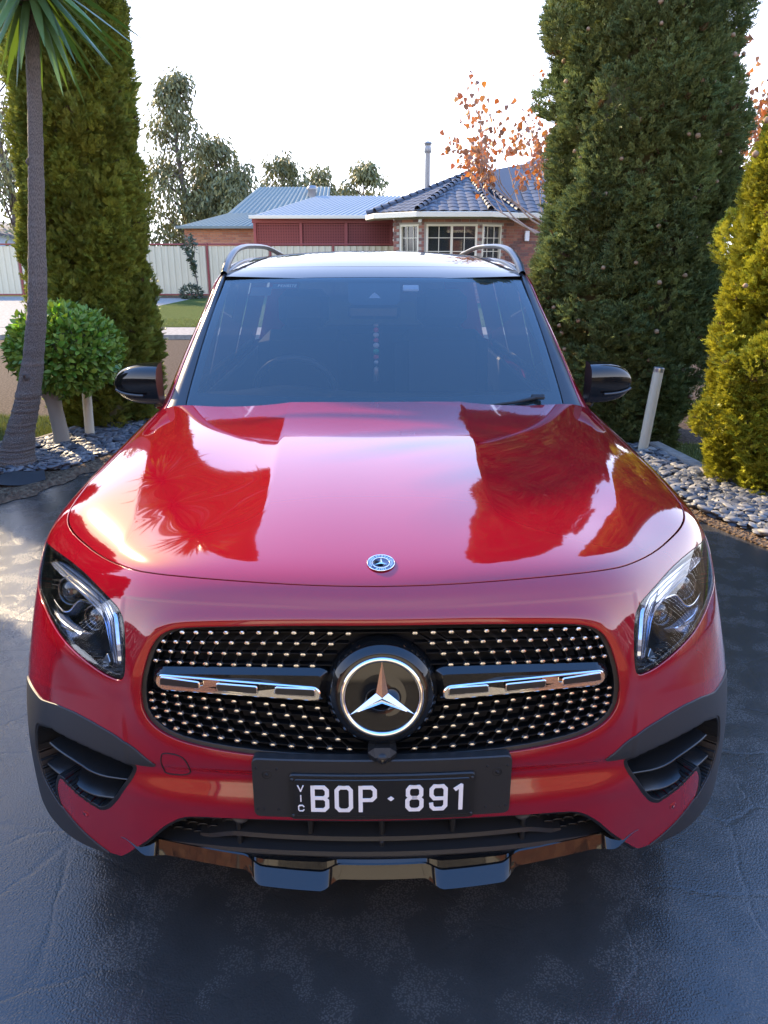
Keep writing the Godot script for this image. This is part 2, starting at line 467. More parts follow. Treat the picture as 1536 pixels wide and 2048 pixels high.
# signed distance in metres along the surface (negative inside), on every grid point
func field(outline: Array) -> PackedFloat32Array:
	var P := PackedVector2Array()
	for q in outline:
		P.append(Vector2(q.x * SU, q.y * SV))
	var lo := P[0]
	var hi := P[0]
	for q in P:
		lo = lo.min(q)
		hi = hi.max(q)
	var out := PackedFloat32Array()
	out.resize((NU + 1) * (NV + 1))
	var n := P.size()
	for i in NV + 1:
		for j in NU + 1:
			var q := Vector2(j * 9.0 / NU * SU, i * 10.0 / NV * SV)
			var bx := (lo - q).max(q - hi)
			if bx.x > 0.05 or bx.y > 0.05:
				out[i * (NU + 1) + j] = maxf(bx.x, bx.y)
				continue
			var d := 1e9
			var inside := false
			var a := P[n - 1]
			for b in P:
				var e := b - a
				var w := q - a
				var t := clampf(w.dot(e) / e.length_squared(), 0.0, 1.0)
				d = minf(d, (w - e * t).length_squared())
				if (b.y > q.y) != (a.y > q.y) and q.x < (a.x - b.x) * (q.y - b.y) / (a.y - b.y) + b.x:
					inside = not inside
				a = b
			out[i * (NU + 1) + j] = -sqrt(d) if inside else sqrt(d)
	return out

func prepare_grid(grille: PackedFloat32Array, lamp: PackedFloat32Array) -> void:
	gp.clear()
	for i in NV + 1:
		var r := PackedVector3Array()
		for j in NU + 1:
			var p := surf(j * 9.0 / NU, i * 10.0 / NV)
			var v := i * 10.0 / NV
			if v > 5.0:
				var k := smoothstep(5.2, 5.9, v)
				var g := grille[i * (NU + 1) + j]
				var d := 0.009 * exp(-pow((g - 0.012) / 0.03, 2.0)) * k
				d += 0.006 * exp(-pow((lamp[i * (NU + 1) + j] - 0.01) / 0.03, 2.0)) * smoothstep(6.3, 7.0, v)
				p += Vector3(p.x * 0.5, 0, 1).normalized() * d
			r.append(p)
		gp.append(r)
	gn.clear()
	for i in NV + 1:
		var r := PackedVector3Array()
		for j in NU + 1:
			var dv: Vector3 = gp[mini(i + 1, NV)][j] - gp[maxi(i - 1, 0)][j]
			var du: Vector3
			if j == 0:
				var a: Vector3 = gp[i][1]
				du = Vector3(a.x * 2.0, 0, 0)
			else:
				du = gp[i][mini(j + 1, NU)] - gp[i][j - 1]
			r.append(dv.cross(du).normalized())
		gn.append(r)

# point on the pressed panel itself
func on_panel(u: float, v: float, off := 0.0) -> Vector3:
	var x := clampf(absf(u) * NU / 9.0, 0.0, NU - 1.001)
	var y := clampf(v * NV / 10.0, 0.0, NV - 1.001)
	var j := int(x)
	var i := int(y)
	var a: Vector3 = (gp[i][j] + gn[i][j] * off).lerp(gp[i][j + 1] + gn[i][j + 1] * off, x - j)
	var b: Vector3 = (gp[i + 1][j] + gn[i + 1][j] * off).lerp(gp[i + 1][j + 1] + gn[i + 1][j + 1] * off, x - j)
	var p := a.lerp(b, y - i)
	return Vector3(-p.x, p.y, p.z) if u < 0.0 else p

# The part of the grid where f < 0, raised by off, with a rounded edge that turns inwards by lip. side: 1 right, -1 left, 0 both.
func panel(mb: MB, f: PackedFloat32Array, off := 0.0, lip := 0.0, side := 0) -> void:
	var W := NU + 1
	for i in NV:
		for j in NU:
			var c := [i * W + j, i * W + j + 1, (i + 1) * W + j + 1, (i + 1) * W + j]
			var f0 := f[c[0]]
			var f1 := f[c[1]]
			var f2 := f[c[2]]
			var f3 := f[c[3]]
			if f0 >= 0.0 and f1 >= 0.0 and f2 >= 0.0 and f3 >= 0.0:
				continue
			var p := [gp[i][j], gp[i][j + 1], gp[i + 1][j + 1], gp[i + 1][j]]
			var q := [gn[i][j], gn[i][j + 1], gn[i + 1][j + 1], gn[i + 1][j]]
			var ff := [f0, f1, f2, f3]
			for t in [[0, 1, 2], [0, 2, 3]]:
				var vs := []
				var ns := []
				var cut := []
				for k in 3:
					var a: int = t[k]
					var b: int = t[(k + 1) % 3]
					if ff[a] < 0.0:
						vs.append(p[a] + q[a] * off)
						ns.append(q[a])
					if (ff[a] < 0.0) != (ff[b] < 0.0):
						var s: float = ff[a] / (ff[a] - ff[b])
						var m: Vector3 = q[a].lerp(q[b], s).normalized()
						vs.append(p[a].lerp(p[b], s) + m * off)
						ns.append(m)
						cut.append(vs.size() - 1)
				for k in range(1, vs.size() - 1):
					_both(mb, vs[0], vs[k], vs[k + 1], ns[0], ns[k], ns[k + 1], side)
				if lip > 0.0 and cut.size() == 2:
					var a: Vector3 = vs[cut[0]]
					var b: Vector3 = vs[cut[1]]
					var na: Vector3 = ns[cut[0]]
					var nb: Vector3 = ns[cut[1]]
					var mid := Vector3.ZERO
					for x in vs:
						mid += x
					mid /= vs.size()
					var g := (b - a).cross(na).normalized()
					if g.dot(a - mid) < 0.0:
						g = -g
					var a1 := a - na * 0.0025 + g * 0.002
					var b1 := b - nb * 0.0025 + g * 0.002
					_both(mb, a, b, b1, na, nb, g, side)
					_both(mb, a, b1, a1, na, g, g, side)
					_both(mb, a1, b1, b1 - nb * lip, g, g, g, side)
					_both(mb, a1, b1 - nb * lip, a1 - na * lip, g, g, g, side)

func _both(mb: MB, a: Vector3, b: Vector3, c: Vector3, na: Vector3, nb: Vector3, nc: Vector3, side: int) -> void:
	if side >= 0:
		mb.tri(a, b, c, na, nb, nc)
	if side <= 0:
		var f := Vector3(-1, 1, 1)
		mb.tri(a * f, b * f, c * f, na * f, nb * f, nc * f)

func fmax(a: PackedFloat32Array, b: PackedFloat32Array, sb := 1.0, add := 0.0) -> PackedFloat32Array:
	var o := a.duplicate()
	for i in o.size():
		o[i] = maxf(o[i], b[i] * sb + add)
	return o

func fshift(a: PackedFloat32Array, s: float, add: float) -> PackedFloat32Array:
	var o := a.duplicate()
	for i in o.size():
		o[i] = o[i] * s + add
	return o

# A slab that follows the surface: outline in (u, v), between two offsets.
func slab(mb: MB, outline: Array, top: float, bot: float, side: int, edge := 0.0) -> void:
	var P := PackedVector2Array()
	for q in outline:
		P.append(q)
	if edge > 0.0:
		var M2 := PackedVector2Array()
		for q in P:
			M2.append(Vector2(q.x * SU, q.y * SV))
		P = M2
		var o := Geometry2D.offset_polygon(P, -edge)
		var ring := []
		for q in P:
			ring.append(Vector2(q.x / SU, q.y / SV))
		if o.size():
			var inner := []
			for q in P:
				var best := o[0][0]
				for w in o[0]:
					if w.distance_squared_to(q) < best.distance_squared_to(q):
						best = w
				inner.append(Vector2(best.x / SU, best.y / SV))
			_cap(mb, inner, top, side)
			_band(mb, inner, top, ring, top - edge, side)
			_band(mb, ring, top - edge, ring, bot, side)
			return
	var ring2 := []
	for q in P:
		ring2.append(q)
	_cap(mb, ring2, top, side)
	_band(mb, ring2, top, ring2, bot, side)

func _cap(mb: MB, ring: Array, off: float, side: int) -> void:
	var P := PackedVector2Array()
	for q in ring:
		if P.size() == 0 or P[P.size() - 1].distance_to(q) > 1e-4:
			P.append(q)
	var ix := Geometry2D.triangulate_polygon(P)
	var vs := []
	var ns := []
	for q in P:
		var n := surf_n(q.x, q.y)
		vs.append(surf(q.x, q.y) + n * off)
		ns.append(n)
	for i in range(0, ix.size(), 3):
		_both(mb, vs[ix[i]], vs[ix[i + 1]], vs[ix[i + 2]], ns[ix[i]], ns[ix[i + 1]], ns[ix[i + 2]], side)

func _band(mb: MB, r0: Array, o0: float, r1: Array, o1: float, side: int) -> void:
	var n := r0.size()
	var f := Vector3(-1, 1, 1)
	var c := Vector2.ZERO
	for q in r0:
		c += q
	c /= n
	var mid := sp(c.x, c.y, (o0 + o1) / 2)
	for i in n:
		var k := (i + 1) % n
		var a := sp(r0[i].x, r0[i].y, o0)
		var b := sp(r0[k].x, r0[k].y, o0)
		var d := sp(r1[k].x, r1[k].y, o1)
		var e := sp(r1[i].x, r1[i].y, o1)
		if side >= 0:
			mb.quad(a, b, d, e, a - mid)
		if side <= 0:
			mb.quad(a * f, b * f, d * f, e * f, (a - mid) * f)
var car: Node3D
func V3(x: float, y: float, z: float) -> Vector3:
	return Vector3(x, y, z)

func facing(at: Vector3, n: Vector3, up := Vector3.UP) -> Transform3D:
	var z := n.normalized()
	var x := up.cross(z).normalized()
	return Transform3D(Basis(x, z.cross(x), z), at)

func glyph_strokes(ch: String, w: float, h: float) -> Array:
	match ch:
		"B": return [[[0, 0], [0, h]], [[0, h], [.78 * w, h], [w, .87 * h], [w, .64 * h], [.8 * w, .53 * h], [0, .53 * h]], [[.8 * w, .53 * h], [w, .42 * h], [w, .13 * h], [.78 * w, 0], [0, 0]]]
		"O": return [[[.5 * w, h], [.2 * w, h], [0, .87 * h], [0, .13 * h], [.2 * w, 0], [.5 * w, 0]], [[.5 * w, h], [.8 * w, h], [w, .87 * h], [w, .13 * h], [.8 * w, 0], [.5 * w, 0]]]
		"P": return [[[0, 0], [0, h]], [[0, h], [.78 * w, h], [w, .87 * h], [w, .58 * h], [.78 * w, .45 * h], [0, .45 * h]]]
		"8": return [[[.5 * w, h], [.2 * w, h], [.03 * w, .88 * h], [.03 * w, .64 * h], [.2 * w, .53 * h], [.5 * w, .53 * h]], [[.5 * w, h], [.8 * w, h], [.97 * w, .88 * h], [.97 * w, .64 * h], [.8 * w, .53 * h], [.5 * w, .53 * h]], [[.5 * w, .53 * h], [.2 * w, .53 * h], [0, .41 * h], [0, .13 * h], [.2 * w, 0], [.5 * w, 0]], [[.5 * w, .53 * h], [.8 * w, .53 * h], [w, .41 * h], [w, .13 * h], [.8 * w, 0], [.5 * w, 0]]]
		"9": return [[[.5 * w, h], [.2 * w, h], [0, .87 * h], [0, .6 * h], [.2 * w, .46 * h], [w, .46 * h]], [[.5 * w, h], [.8 * w, h], [w, .87 * h], [w, .13 * h], [.8 * w, 0], [.2 * w, 0], [.02 * w, .1 * h], [0, .2 * h]]]
		"1": return [[[.28 * w, .86 * h], [.62 * w, .985 * h], [.62 * w, 0]]]
		"V": return [[[0, h], [.5 * w, 0], [w, h]]]
		"I": return [[[.5 * w, h], [.5 * w, 0]]]
		"C": return [[[w, .8 * h], [.8 * w, h], [.2 * w, h], [0, .8 * h], [0, .2 * h], [.2 * w, 0], [.8 * w, 0], [w, .2 * h]]]
	return []

func letter(mb: MB, ch: String, at: Vector2, w: float, h: float, stroke: float, z: float) -> void:
	for s in glyph_strokes(ch, w, h):
		var P := PackedVector2Array()
		for q in s:
			P.append(at + Vector2(q[0] - w / 2, q[1] - h / 2))
		# scaled up because the clipper works on a fixed grid
		var Q := PackedVector2Array()
		for q in P:
			Q.append(q * 1000.0)
		for o in Geometry2D.offset_polyline(Q, stroke * 500.0, Geometry2D.JOIN_MITER, Geometry2D.END_SQUARE):
			var R := PackedVector2Array()
			for q in o:
				R.append(q / 1000.0)
			mb.prism(R, Transform3D(Basis(), Vector3(0, 0, z)), 0.0012)

func bend(mb: MB, k: float) -> void:
	for i in mb.v.size():
		mb.v[i].z -= k * mb.v[i].x * mb.v[i].x
		mb.n[i] = (mb.n[i] + Vector3(2.0 * k * mb.v[i].x * mb.n[i].z, 0, 0)).normalized()

func text_mesh(t: String, size: float, depth := 0.0006) -> TextMesh:
	var f := SystemFont.new()
	f.font_names = PackedStringArray(["Droid Sans"])
	f.font_weight = 700
	var m := TextMesh.new()
	m.font = f
	m.text = t
	m.font_size = 32
	m.pixel_size = size / 32.0 / 0.73
	m.depth = depth
	return m

func build_car() -> void:
	car = thing("car", "red sport utility car with black roof parked nose-out on the dark driveway", "car", Vector3(-0.004, 0, -1.37), deg_to_rad(1.1))
	prepare_net()
	var shut := field(chaikin(SHUT))
	var lamp := field(chaikin(LAMP))
	var grille := field(chaikin(GRILLE))
	var trim := field(rounded(TRIM, 0.012))
	var fins := field(rounded(FINS, 0.014))
	var low := field(rounded(LOW, 0.02))
	prepare_grid(grille, lamp)
	var split := PackedFloat32Array()
	var arch := PackedFloat32Array()
	for i in NV + 1:
		for j in NU + 1:
			split.append((i * 10.0 / NV - 2.6 - (j * 9.0 / NU - 6.5) * 0.82) * SV)
			var p: Vector3 = gp[i][j]
			arch.append(0.425 - Vector2(p.z + 0.87, p.y - 0.36).length() if p.x > 0.7 and p.z < -0.38 else -1.0)
	var mb := MB.new()
	panel(mb, fshift(shut, 1.0, 0.005), 0.0, 0.028)
	part("hood", mb, M.red, car)
	for s in [-1, 1]:
		mb = MB.new()
		panel(mb, fmax(fmax(fmax(fshift(shut, -1.0, 0.0042), split, 1.0, 0.0012), lamp, -1.0, 0.002), arch), 0.0, 0.022, s)
		part("front_fender", mb, M.red, car)
	mb = MB.new()
	var f := fmax(fmax(fshift(shut, -1.0, 0.0042), split, -1.0, 0.0012), lamp, -1.0, 0.002)
	f = fmax(fmax(fmax(f, grille, -1.0), trim, -1.0), fmax(fshift(fins, -1.0, 0.003), low, -1.0))
	panel(mb, fmax(f, arch), 0.0, 0.03)
	var bumper := part("front_bumper", mb, M.red, car)
	# parking sensors, tow cover outline
	for s in [-1.0, 1.0]:
		mb = MB.new()
		var c := on_panel(5.52, 9.42, 0.0)
		var n := surf_n(5.52, 9.42)
		c.x *= s
		n.x *= s
		mb.lathe([Vector2(0, .0016), Vector2(.0075, .0016), Vector2(.0095, .0006), Vector2(.0115, -.001)], 20, facing(c, n) * Transform3D(Basis(Vector3.RIGHT, PI / 2), Vector3.ZERO))
		part("parking_sensor", mb, M.red, bumper)
	mb = MB.new()
	var tow := [Vector2(3.42, 8.12), Vector2(3.35, 8.02), Vector2(3.05, 8.02), Vector2(2.93, 8.1), Vector2(2.9, 8.3), Vector2(2.95, 8.42), Vector2(3.4, 8.44), Vector2(3.44, 8.35)]
	var path := []
	for q in chaikin(tow, 2):
		path.append(on_panel(-q.x, q.y, 0.0003))
	path.append(path[0])
	mb.tube(path, [0.0016], 5)
	part("tow_cover_seam", mb, M.deep, bumper)
	# black liner behind all gaps
	mb = MB.new()
	panel(mb, fmax(fmax(fshift(low, -1.0, 0.0), shut, -1.0, -0.05), lamp, -1.0, 0.004), -0.085)
	panel(mb, fshift(shut, 1.0, -0.05), -0.06)
	part("inner_liner", mb, M.deep, car)
	build_grille(grille)
	for s in [-1, 1]:
		build_headlight(lamp, s)
		build_corner(trim, fins, arch, s)
	build_lower(low)
	build_plate()
	build_badge()
	build_cabin()
	build_side()
	build_inside()

func build_grille(grille: PackedFloat32Array) -> void:
	var g := sub("grille", car)
	var mb := MB.new()
	panel(mb, fmax(grille, fshift(grille, -1.0, -0.009)), -0.008, 0.035)
	part("grille_frame", mb, M.black, g)
	mb = MB.new()
	panel(mb, grille, -0.045)
	part("grille_backing", mb, M.deep, g)
	mb = MB.new()
	var studs := []
	for r in STUDS:
		var row := []
		for k in 12:
			row.append(Vector2(r[0] + r[1] * k + r[2] * k * k, r[3] + r[4] * k + r[5] * k * k))
		studs.append(row)
	var blade := func(a: Vector2, b: Vector2, top: float, bot: float):
		for s in [-1, 1]:
			var fx := Vector3(s, 1, 1)
			mb.quad(sp(a.x, a.y, top) * fx, sp(b.x, b.y, top) * fx, sp(b.x, b.y, bot) * fx, sp(a.x, a.y, bot) * fx)
			var d := (b - a).orthogonal().normalized() * 0.010
			mb.quad(sp(a.x + d.x, a.y + d.y, top) * fx, sp(b.x + d.x, b.y + d.y, top) * fx, sp(b.x - d.x, b.y - d.y, top) * fx, sp(a.x - d.x, a.y - d.y, top) * fx)
	for r in studs.size():
		var row: Array = studs[r]
		for k in 11:
			blade.call(row[k], row[k + 1], -0.013, -0.035)
		blade.call(row[0], row[0] + (row[0] - row[1]) * 0.9, -0.013, -0.035)
		blade.call(row[11], row[11] + (row[11] - row[10]) * (1.0 if r > 3 and r < 7 or r in [1, 2] else 2.5), -0.013, -0.035)
		if r != 3 and r != 8:
			for k in 12:
				blade.call(row[k], studs[r + 1][k], -0.013, -0.035)
		else:
			for k in 12:
				var e: Vector2 = row[k] * 2.0 - studs[r - 1][k]
				blade.call(row[k], row[k].lerp(e, 0.5), -0.013, -0.035)
	var lat := part("grille_lattice", mb, M.lattice, g)
	lat.set_meta("kind", "stuff")
	var sm := MB.new()
	var ring0 := []
	var ring1 := []
	for k in 6:
		var a := TAU * k / 6.0
		ring0.append(Vector3(cos(a) * 0.0088, sin(a) * 0.0060, 0))
		ring1.append(Vector3(cos(a) * 0.0056, sin(a) * 0.0036, 0.0045))
	for k in 6:
		var k2 := (k + 1) % 6
		sm.quad(ring0[k], ring0[k2], ring1[k2], ring1[k], Vector3(0, 0, 1))
		sm.ftri(Vector3(0, 0, 0.0052), ring1[k], ring1[k2], Vector3(0, 0, 1))
		sm.quad(ring0[k], ring0[k2], ring0[k2] - Vector3(0, 0, 0.006), ring0[k] - Vector3(0, 0, 0.006))
	var stud_mesh := sm.mesh()
	for s in [-1.0, 1.0]:
		for row in studs:
			for q in row:
				var n := surf_n(q.x, q.y)
				var c := sp(q.x, q.y, -0.011)
				part("grille_stud", stud_mesh, M.stud, g, facing(Vector3(c.x * s, c.y, c.z), Vector3(n.x * s * 0.6, n.y + 0.05, n.z)))
	for s in [-1, 1]:
		mb = MB.new()
		slab(mb, rounded(LOUV, 0.012), 0.006, -0.03, s, 0.012)
		part("louvre_housing", mb, M.gloss, g)
		mb = MB.new()
		slab(mb, rounded(CHRO, 0.008), 0.0095, 0.0, s, 0.002)
		part("louvre_bar", mb, M.chrome, g)
		for sl in [SLOT0, SLOT1, SLOT2]:
			var c := Vector2.ZERO
			for q in sl:
				c += q / 4.0
			var big := []
			for q in sl:
				big.append(c + (q - c) * Vector2(1.05, 1.32))
			mb = MB.new()
			slab(mb, rounded(big, 0.004), 0.0115, 0.008, s, 0.0012)
			part("louvre_slot_rim", mb, M.chrome, g)
			mb = MB.new()
			slab(mb, rounded(sl, 0.003), 0.0118, 0.01, s)
			part("louvre_slot", mb, M.black, g)
	# the emblem
	var t := facing(Vector3(0, 0.780, 0.006), Vector3(0, sin(deg_to_rad(10)), cos(deg_to_rad(10))))
	var lay := t * Transform3D(Basis(Vector3.RIGHT, PI / 2), Vector3.ZERO)
	mb = MB.new()
	mb.lathe([Vector2(.078, .003), Vector2(.089, .003), Vector2(.095, .001), Vector2(.103, -.006), Vector2(.114, -.018), Vector2(.120, -.04)], 72, lay)
	part("emblem_surround", mb, M.gloss, g)
	mb = MB.new()
	mb.lathe([Vector2(0, .001), Vector2(.05, .001), Vector2(.078, .001)], 64, lay)
	part("emblem_disc", mb, M.gloss, g)
	mb = MB.new()
	var prof := []
	for k in 13:
		var a := PI * k / 12.0
		prof.append(Vector2(.0805 + cos(a) * .0058, .003 + sin(a) * .007))
	mb.lathe(prof, 96, lay)
	part("emblem_ring", mb, M.chrome, g)
	mb = MB.new()
	star(mb, t, 0.0768, 0.0145, 0.002, 0.011)
	part("emblem_star", mb, M.chrome, g)
	mb = MB.new()
	var cb := facing(Vector3(0, 0.648, 0.004), Vector3(0, -0.25, 1))
	mb.box(cb, Vector3(0.06, 0.04, 0.05), 0.014)
	mb.lathe([Vector2(.004, .030), Vector2(.008, .030), Vector2(.012, .026), Vector2(.013, .02)], 20, cb * Transform3D(Basis(Vector3.RIGHT, PI / 2), Vector3.ZERO))
	part("front_camera", mb, M.black, g)
	mb = MB.new()
	mb.lathe([Vector2(0, .0335), Vector2(.003, .033), Vector2(.0062, .0305)], 16, cb * Transform3D(Basis(Vector3.RIGHT, PI / 2), Vector3.ZERO))
	part("camera_lens", mb, M.gloss, g)

func star(mb: MB, t: Transform3D, tip: float, w: float, low: float, high: float) -> void:
	for k in 3:
		var a := PI / 2 + TAU * k / 3.0
		var T := Vector3(cos(a) * tip, sin(a) * tip, low + 0.001)
		var C := Vector3(0, 0, high)
		for s in [-1.0, 1.0]:
			var b: float = a + s * PI / 3
			var E := Vector3(cos(b) * w, sin(b) * w, low)
			mb.ftri(t * T, t * C, t * E, t.basis.z)
			var T0 := Vector3(T.x, T.y, 0)
			var E0 := Vector3(E.x, E.y, 0)
			mb.quad(t * T, t * E, t * E0, t * T0, t.basis * (E - T * 0.3))

func build_badge() -> void:
	var b := sub("hood_badge", car)
	var t := facing(sp(0.0, 4.3, 0.0), surf_n(0.0, 4.3))
	var lay := t * Transform3D(Basis(Vector3.RIGHT, PI / 2), Vector3.ZERO)
	var mb := MB.new()
	mb.lathe([Vector2(0, .002), Vector2(.0285, .002)], 40, lay)
	part("badge_disc", mb, M.badge, b)
	mb = MB.new()
	for rr in [.0285, .0185]:
		var prof := []
		for k in 7:
			var a := PI * k / 6.0
			prof.append(Vector2(rr + cos(a) * .0011, .002 + sin(a) * .0016))
		mb.lathe(prof, 48, lay)
	part("badge_ring", mb, M.chrome, b)
	mb = MB.new()
	star(mb, t * Transform3D(Basis(), Vector3(0, 0, 0.0015)), 0.0165, 0.0035, 0.001, 0.0025)
	part("badge_star", mb, M.chrome, b)
	for w in [["MERCEDES", 90.0, -1.0], ["BENZ", 270.0, 1.0]]:
		var word: String = w[0]
		for i in word.length():
			var a := deg_to_rad(w[1] + w[2] * (i - (word.length() - 1) / 2.0) * 15.0)
			var tw := t * Transform3D(Basis(Vector3.BACK, a - PI / 2 if w[2] < 0 else a + PI / 2), Vector3(cos(a) * .0235, sin(a) * .0235, .0022))
			part("badge_letter", text_mesh(word[i], 0.0058), M.chrome, b, tw)
	mb = MB.new()
	for s in [-1.0, 1.0]:
		for k in 7:
			var a := deg_to_rad(90.0 + s * (62.0 + k * 9.0))
			mb.tube([t * Vector3(cos(a) * .0208, sin(a) * .0208, .0025), t * Vector3(cos(a + s * 0.12) * .0262, sin(a + s * 0.12) * .0262, .0025)], [.0009], 4)
	part("badge_wreath", mb, M.chrome, b)

func build_headlight(lamp: PackedFloat32Array, s: int) -> void:
	var h := sub("headlight", car)
	var fx := Vector3(s, 1, 1)
	var mb := MB.new()
	panel(mb, fshift(lamp, 1.0, 0.003), -0.075, 0.0, s)
	part("lamp_housing", mb, M.lampblack, h)
	mb = MB.new()
	panel(mb, fmax(fshift(lamp, 1.0, 0.0025), fshift(lamp, -1.0, -0.010)), -0.004, 0.07, s)
	part("lamp_rim", mb, M.gloss, h)
	mb = MB.new()
	panel(mb, fshift(lamp, 1.0, 0.003), -0.0005, 0.0, s)
	part("lamp_lens", mb, M.lens, h)
	mb = MB.new()
	slab(mb, chaikin(DRL), -0.022, -0.05, s, 0.005)
	part("light_guide", mb, M.guide, h)
	mb = MB.new()
	for w in [0.25, 0.5, 0.75]:
		var path := []
		for k in 7:
			var q: Vector2 = (DRL[k] as Vector2).lerp(DRL[13 - k], w)
			path.append(sp(q.x, q.y, -0.0215) * fx)
		mb.tube(path, [0.0011], 5)
	part("light_guide_ridge", mb, M.lampblack, h)
	mb = MB.new()
	slab(mb, rounded(DRLB, 0.004), -0.014, -0.045, s, 0.003)
	part("light_guide", mb, M.guide, h)
	mb = MB.new()
	for w in [0.33, 0.66]:
		var path := []
		for k in 5:
			var q: Vector2 = (DRLB[k] as Vector2).lerp(DRLB[9 - k], w)
			path.append(sp(q.x, q.y, -0.0132) * fx)
		mb.tube(path, [0.0013], 5)
	part("light_guide_ridge", mb, M.lampblack, h)
	mb = MB.new()
	slab(mb, rounded(CORN, 0.004), -0.03, -0.04, s, 0.001)
	part("lamp_accent", mb, M.satin, h)
	mb = MB.new()
	var path := []
	for q in chaikin(SLINE, 2, false):
		path.append(sp(q.x, q.y, -0.03) * fx)
	mb.tube(path, [0.003], 8)
	part("lamp_accent", mb, M.chrome, h)
	# upper edge shelf between the two chambers
	mb = MB.new()
	for k in SLINE.size() - 1:
		var a: Vector2 = SLINE[k]
		var b: Vector2 = SLINE[k + 1]
		mb.quad(sp(a.x, a.y, -0.032) * fx, sp(b.x, b.y, -0.032) * fx, sp(b.x + .1, b.y + 0.22, -0.07) * fx, sp(a.x + .1, a.y + 0.22, -0.07) * fx)
	part("lamp_shelf", mb, M.lampblack, h)
	for q in [[6.35, 5.40, 0.036], [5.30, 6.13, 0.030]]:
		var c := sp(q[0], q[1], -0.052) * fx
		var t := facing(c, Vector3(0.35 * s, 0.22, 1)) * Transform3D(Basis(Vector3.RIGHT, PI / 2), Vector3.ZERO)
		var r: float = q[2]
		mb = MB.new()
		mb.lathe([Vector2(r * 0.82, .004), Vector2(r * 0.9, .012), Vector2(r, .014), Vector2(r * 1.08, .009), Vector2(r * 1.2, -.01)], 36, t)
		part("projector_ring", mb, M.reflector, h)
		mb = MB.new()
		var prof := []
		for k in 9:
			var a := PI / 2 * k / 8.0
			prof.append(Vector2(sin(a) * r * 0.84, cos(a) * r * 0.55))
		mb.lathe(prof, 32, t)
		part("projector_lens", mb, M.eye, h)

func build_corner(trim: PackedFloat32Array, fins: PackedFloat32Array, arch: PackedFloat32Array, s: int) -> void:
	var c := sub("side_intake", car)
	var fx := Vector3(s, 1, 1)
	var mb := MB.new()
	panel(mb, fmax(fmax(trim, fins, -1.0, 0.003), arch), 0.004, 0.03, s)
	part("intake_trim", mb, M.trim, c)
	mb = MB.new()
	panel(mb, fmax(fshift(fins, 1.0, -0.003), fshift(fins, -1.0, -0.004)), 0.001, 0.09, s)
	part("intake_edge", mb, M.black, c)
	mb = MB.new()
	panel(mb, fshift(fins, 1.0, -0.003), -0.09, 0.0, s)
	part("intake_backing", mb, M.deep, c)
	for F in [FIN1, FIN2]:
		mb = MB.new()
		var rows := []
		var pts := chaikin(F, 2, false)
		for q in pts:
			var r := PackedVector3Array()
			for w in [[-0.15, -0.085], [-0.08, -0.048], [-0.012, -0.013], [0.003, -0.009], [0.016, -0.012], [0.02, -0.03], [0.0, -0.085]]:
				r.append(sp(q.x, q.y + w[0], w[1]) * fx)
			rows.append(r)
		mb.grid(rows)
		part("intake_fin", mb, M.fin, c)

func sweep_x(mb: MB, xs: Array, section: Callable) -> void:
	var rows := []
	for x in xs:
		rows.append(section.call(float(x)))
	for i in rows.size() - 1:
		var C: int = rows[i].size()
		for k in C:
			var k2 := (k + 1) % C
			mb.quad(rows[i][k], rows[i][k2], rows[i + 1][k2], rows[i + 1][k])
	for e in [0, rows.size() - 1]:
		for k in range(1, rows[e].size() - 1):
			mb.ftri(rows[e][0], rows[e][k], rows[e][k + 1])

func span(a: float, b: float, n: int) -> Array:
	var o := []
	for i in n + 1:
		o.append(lerpf(a, b, float(i) / n))
	return o

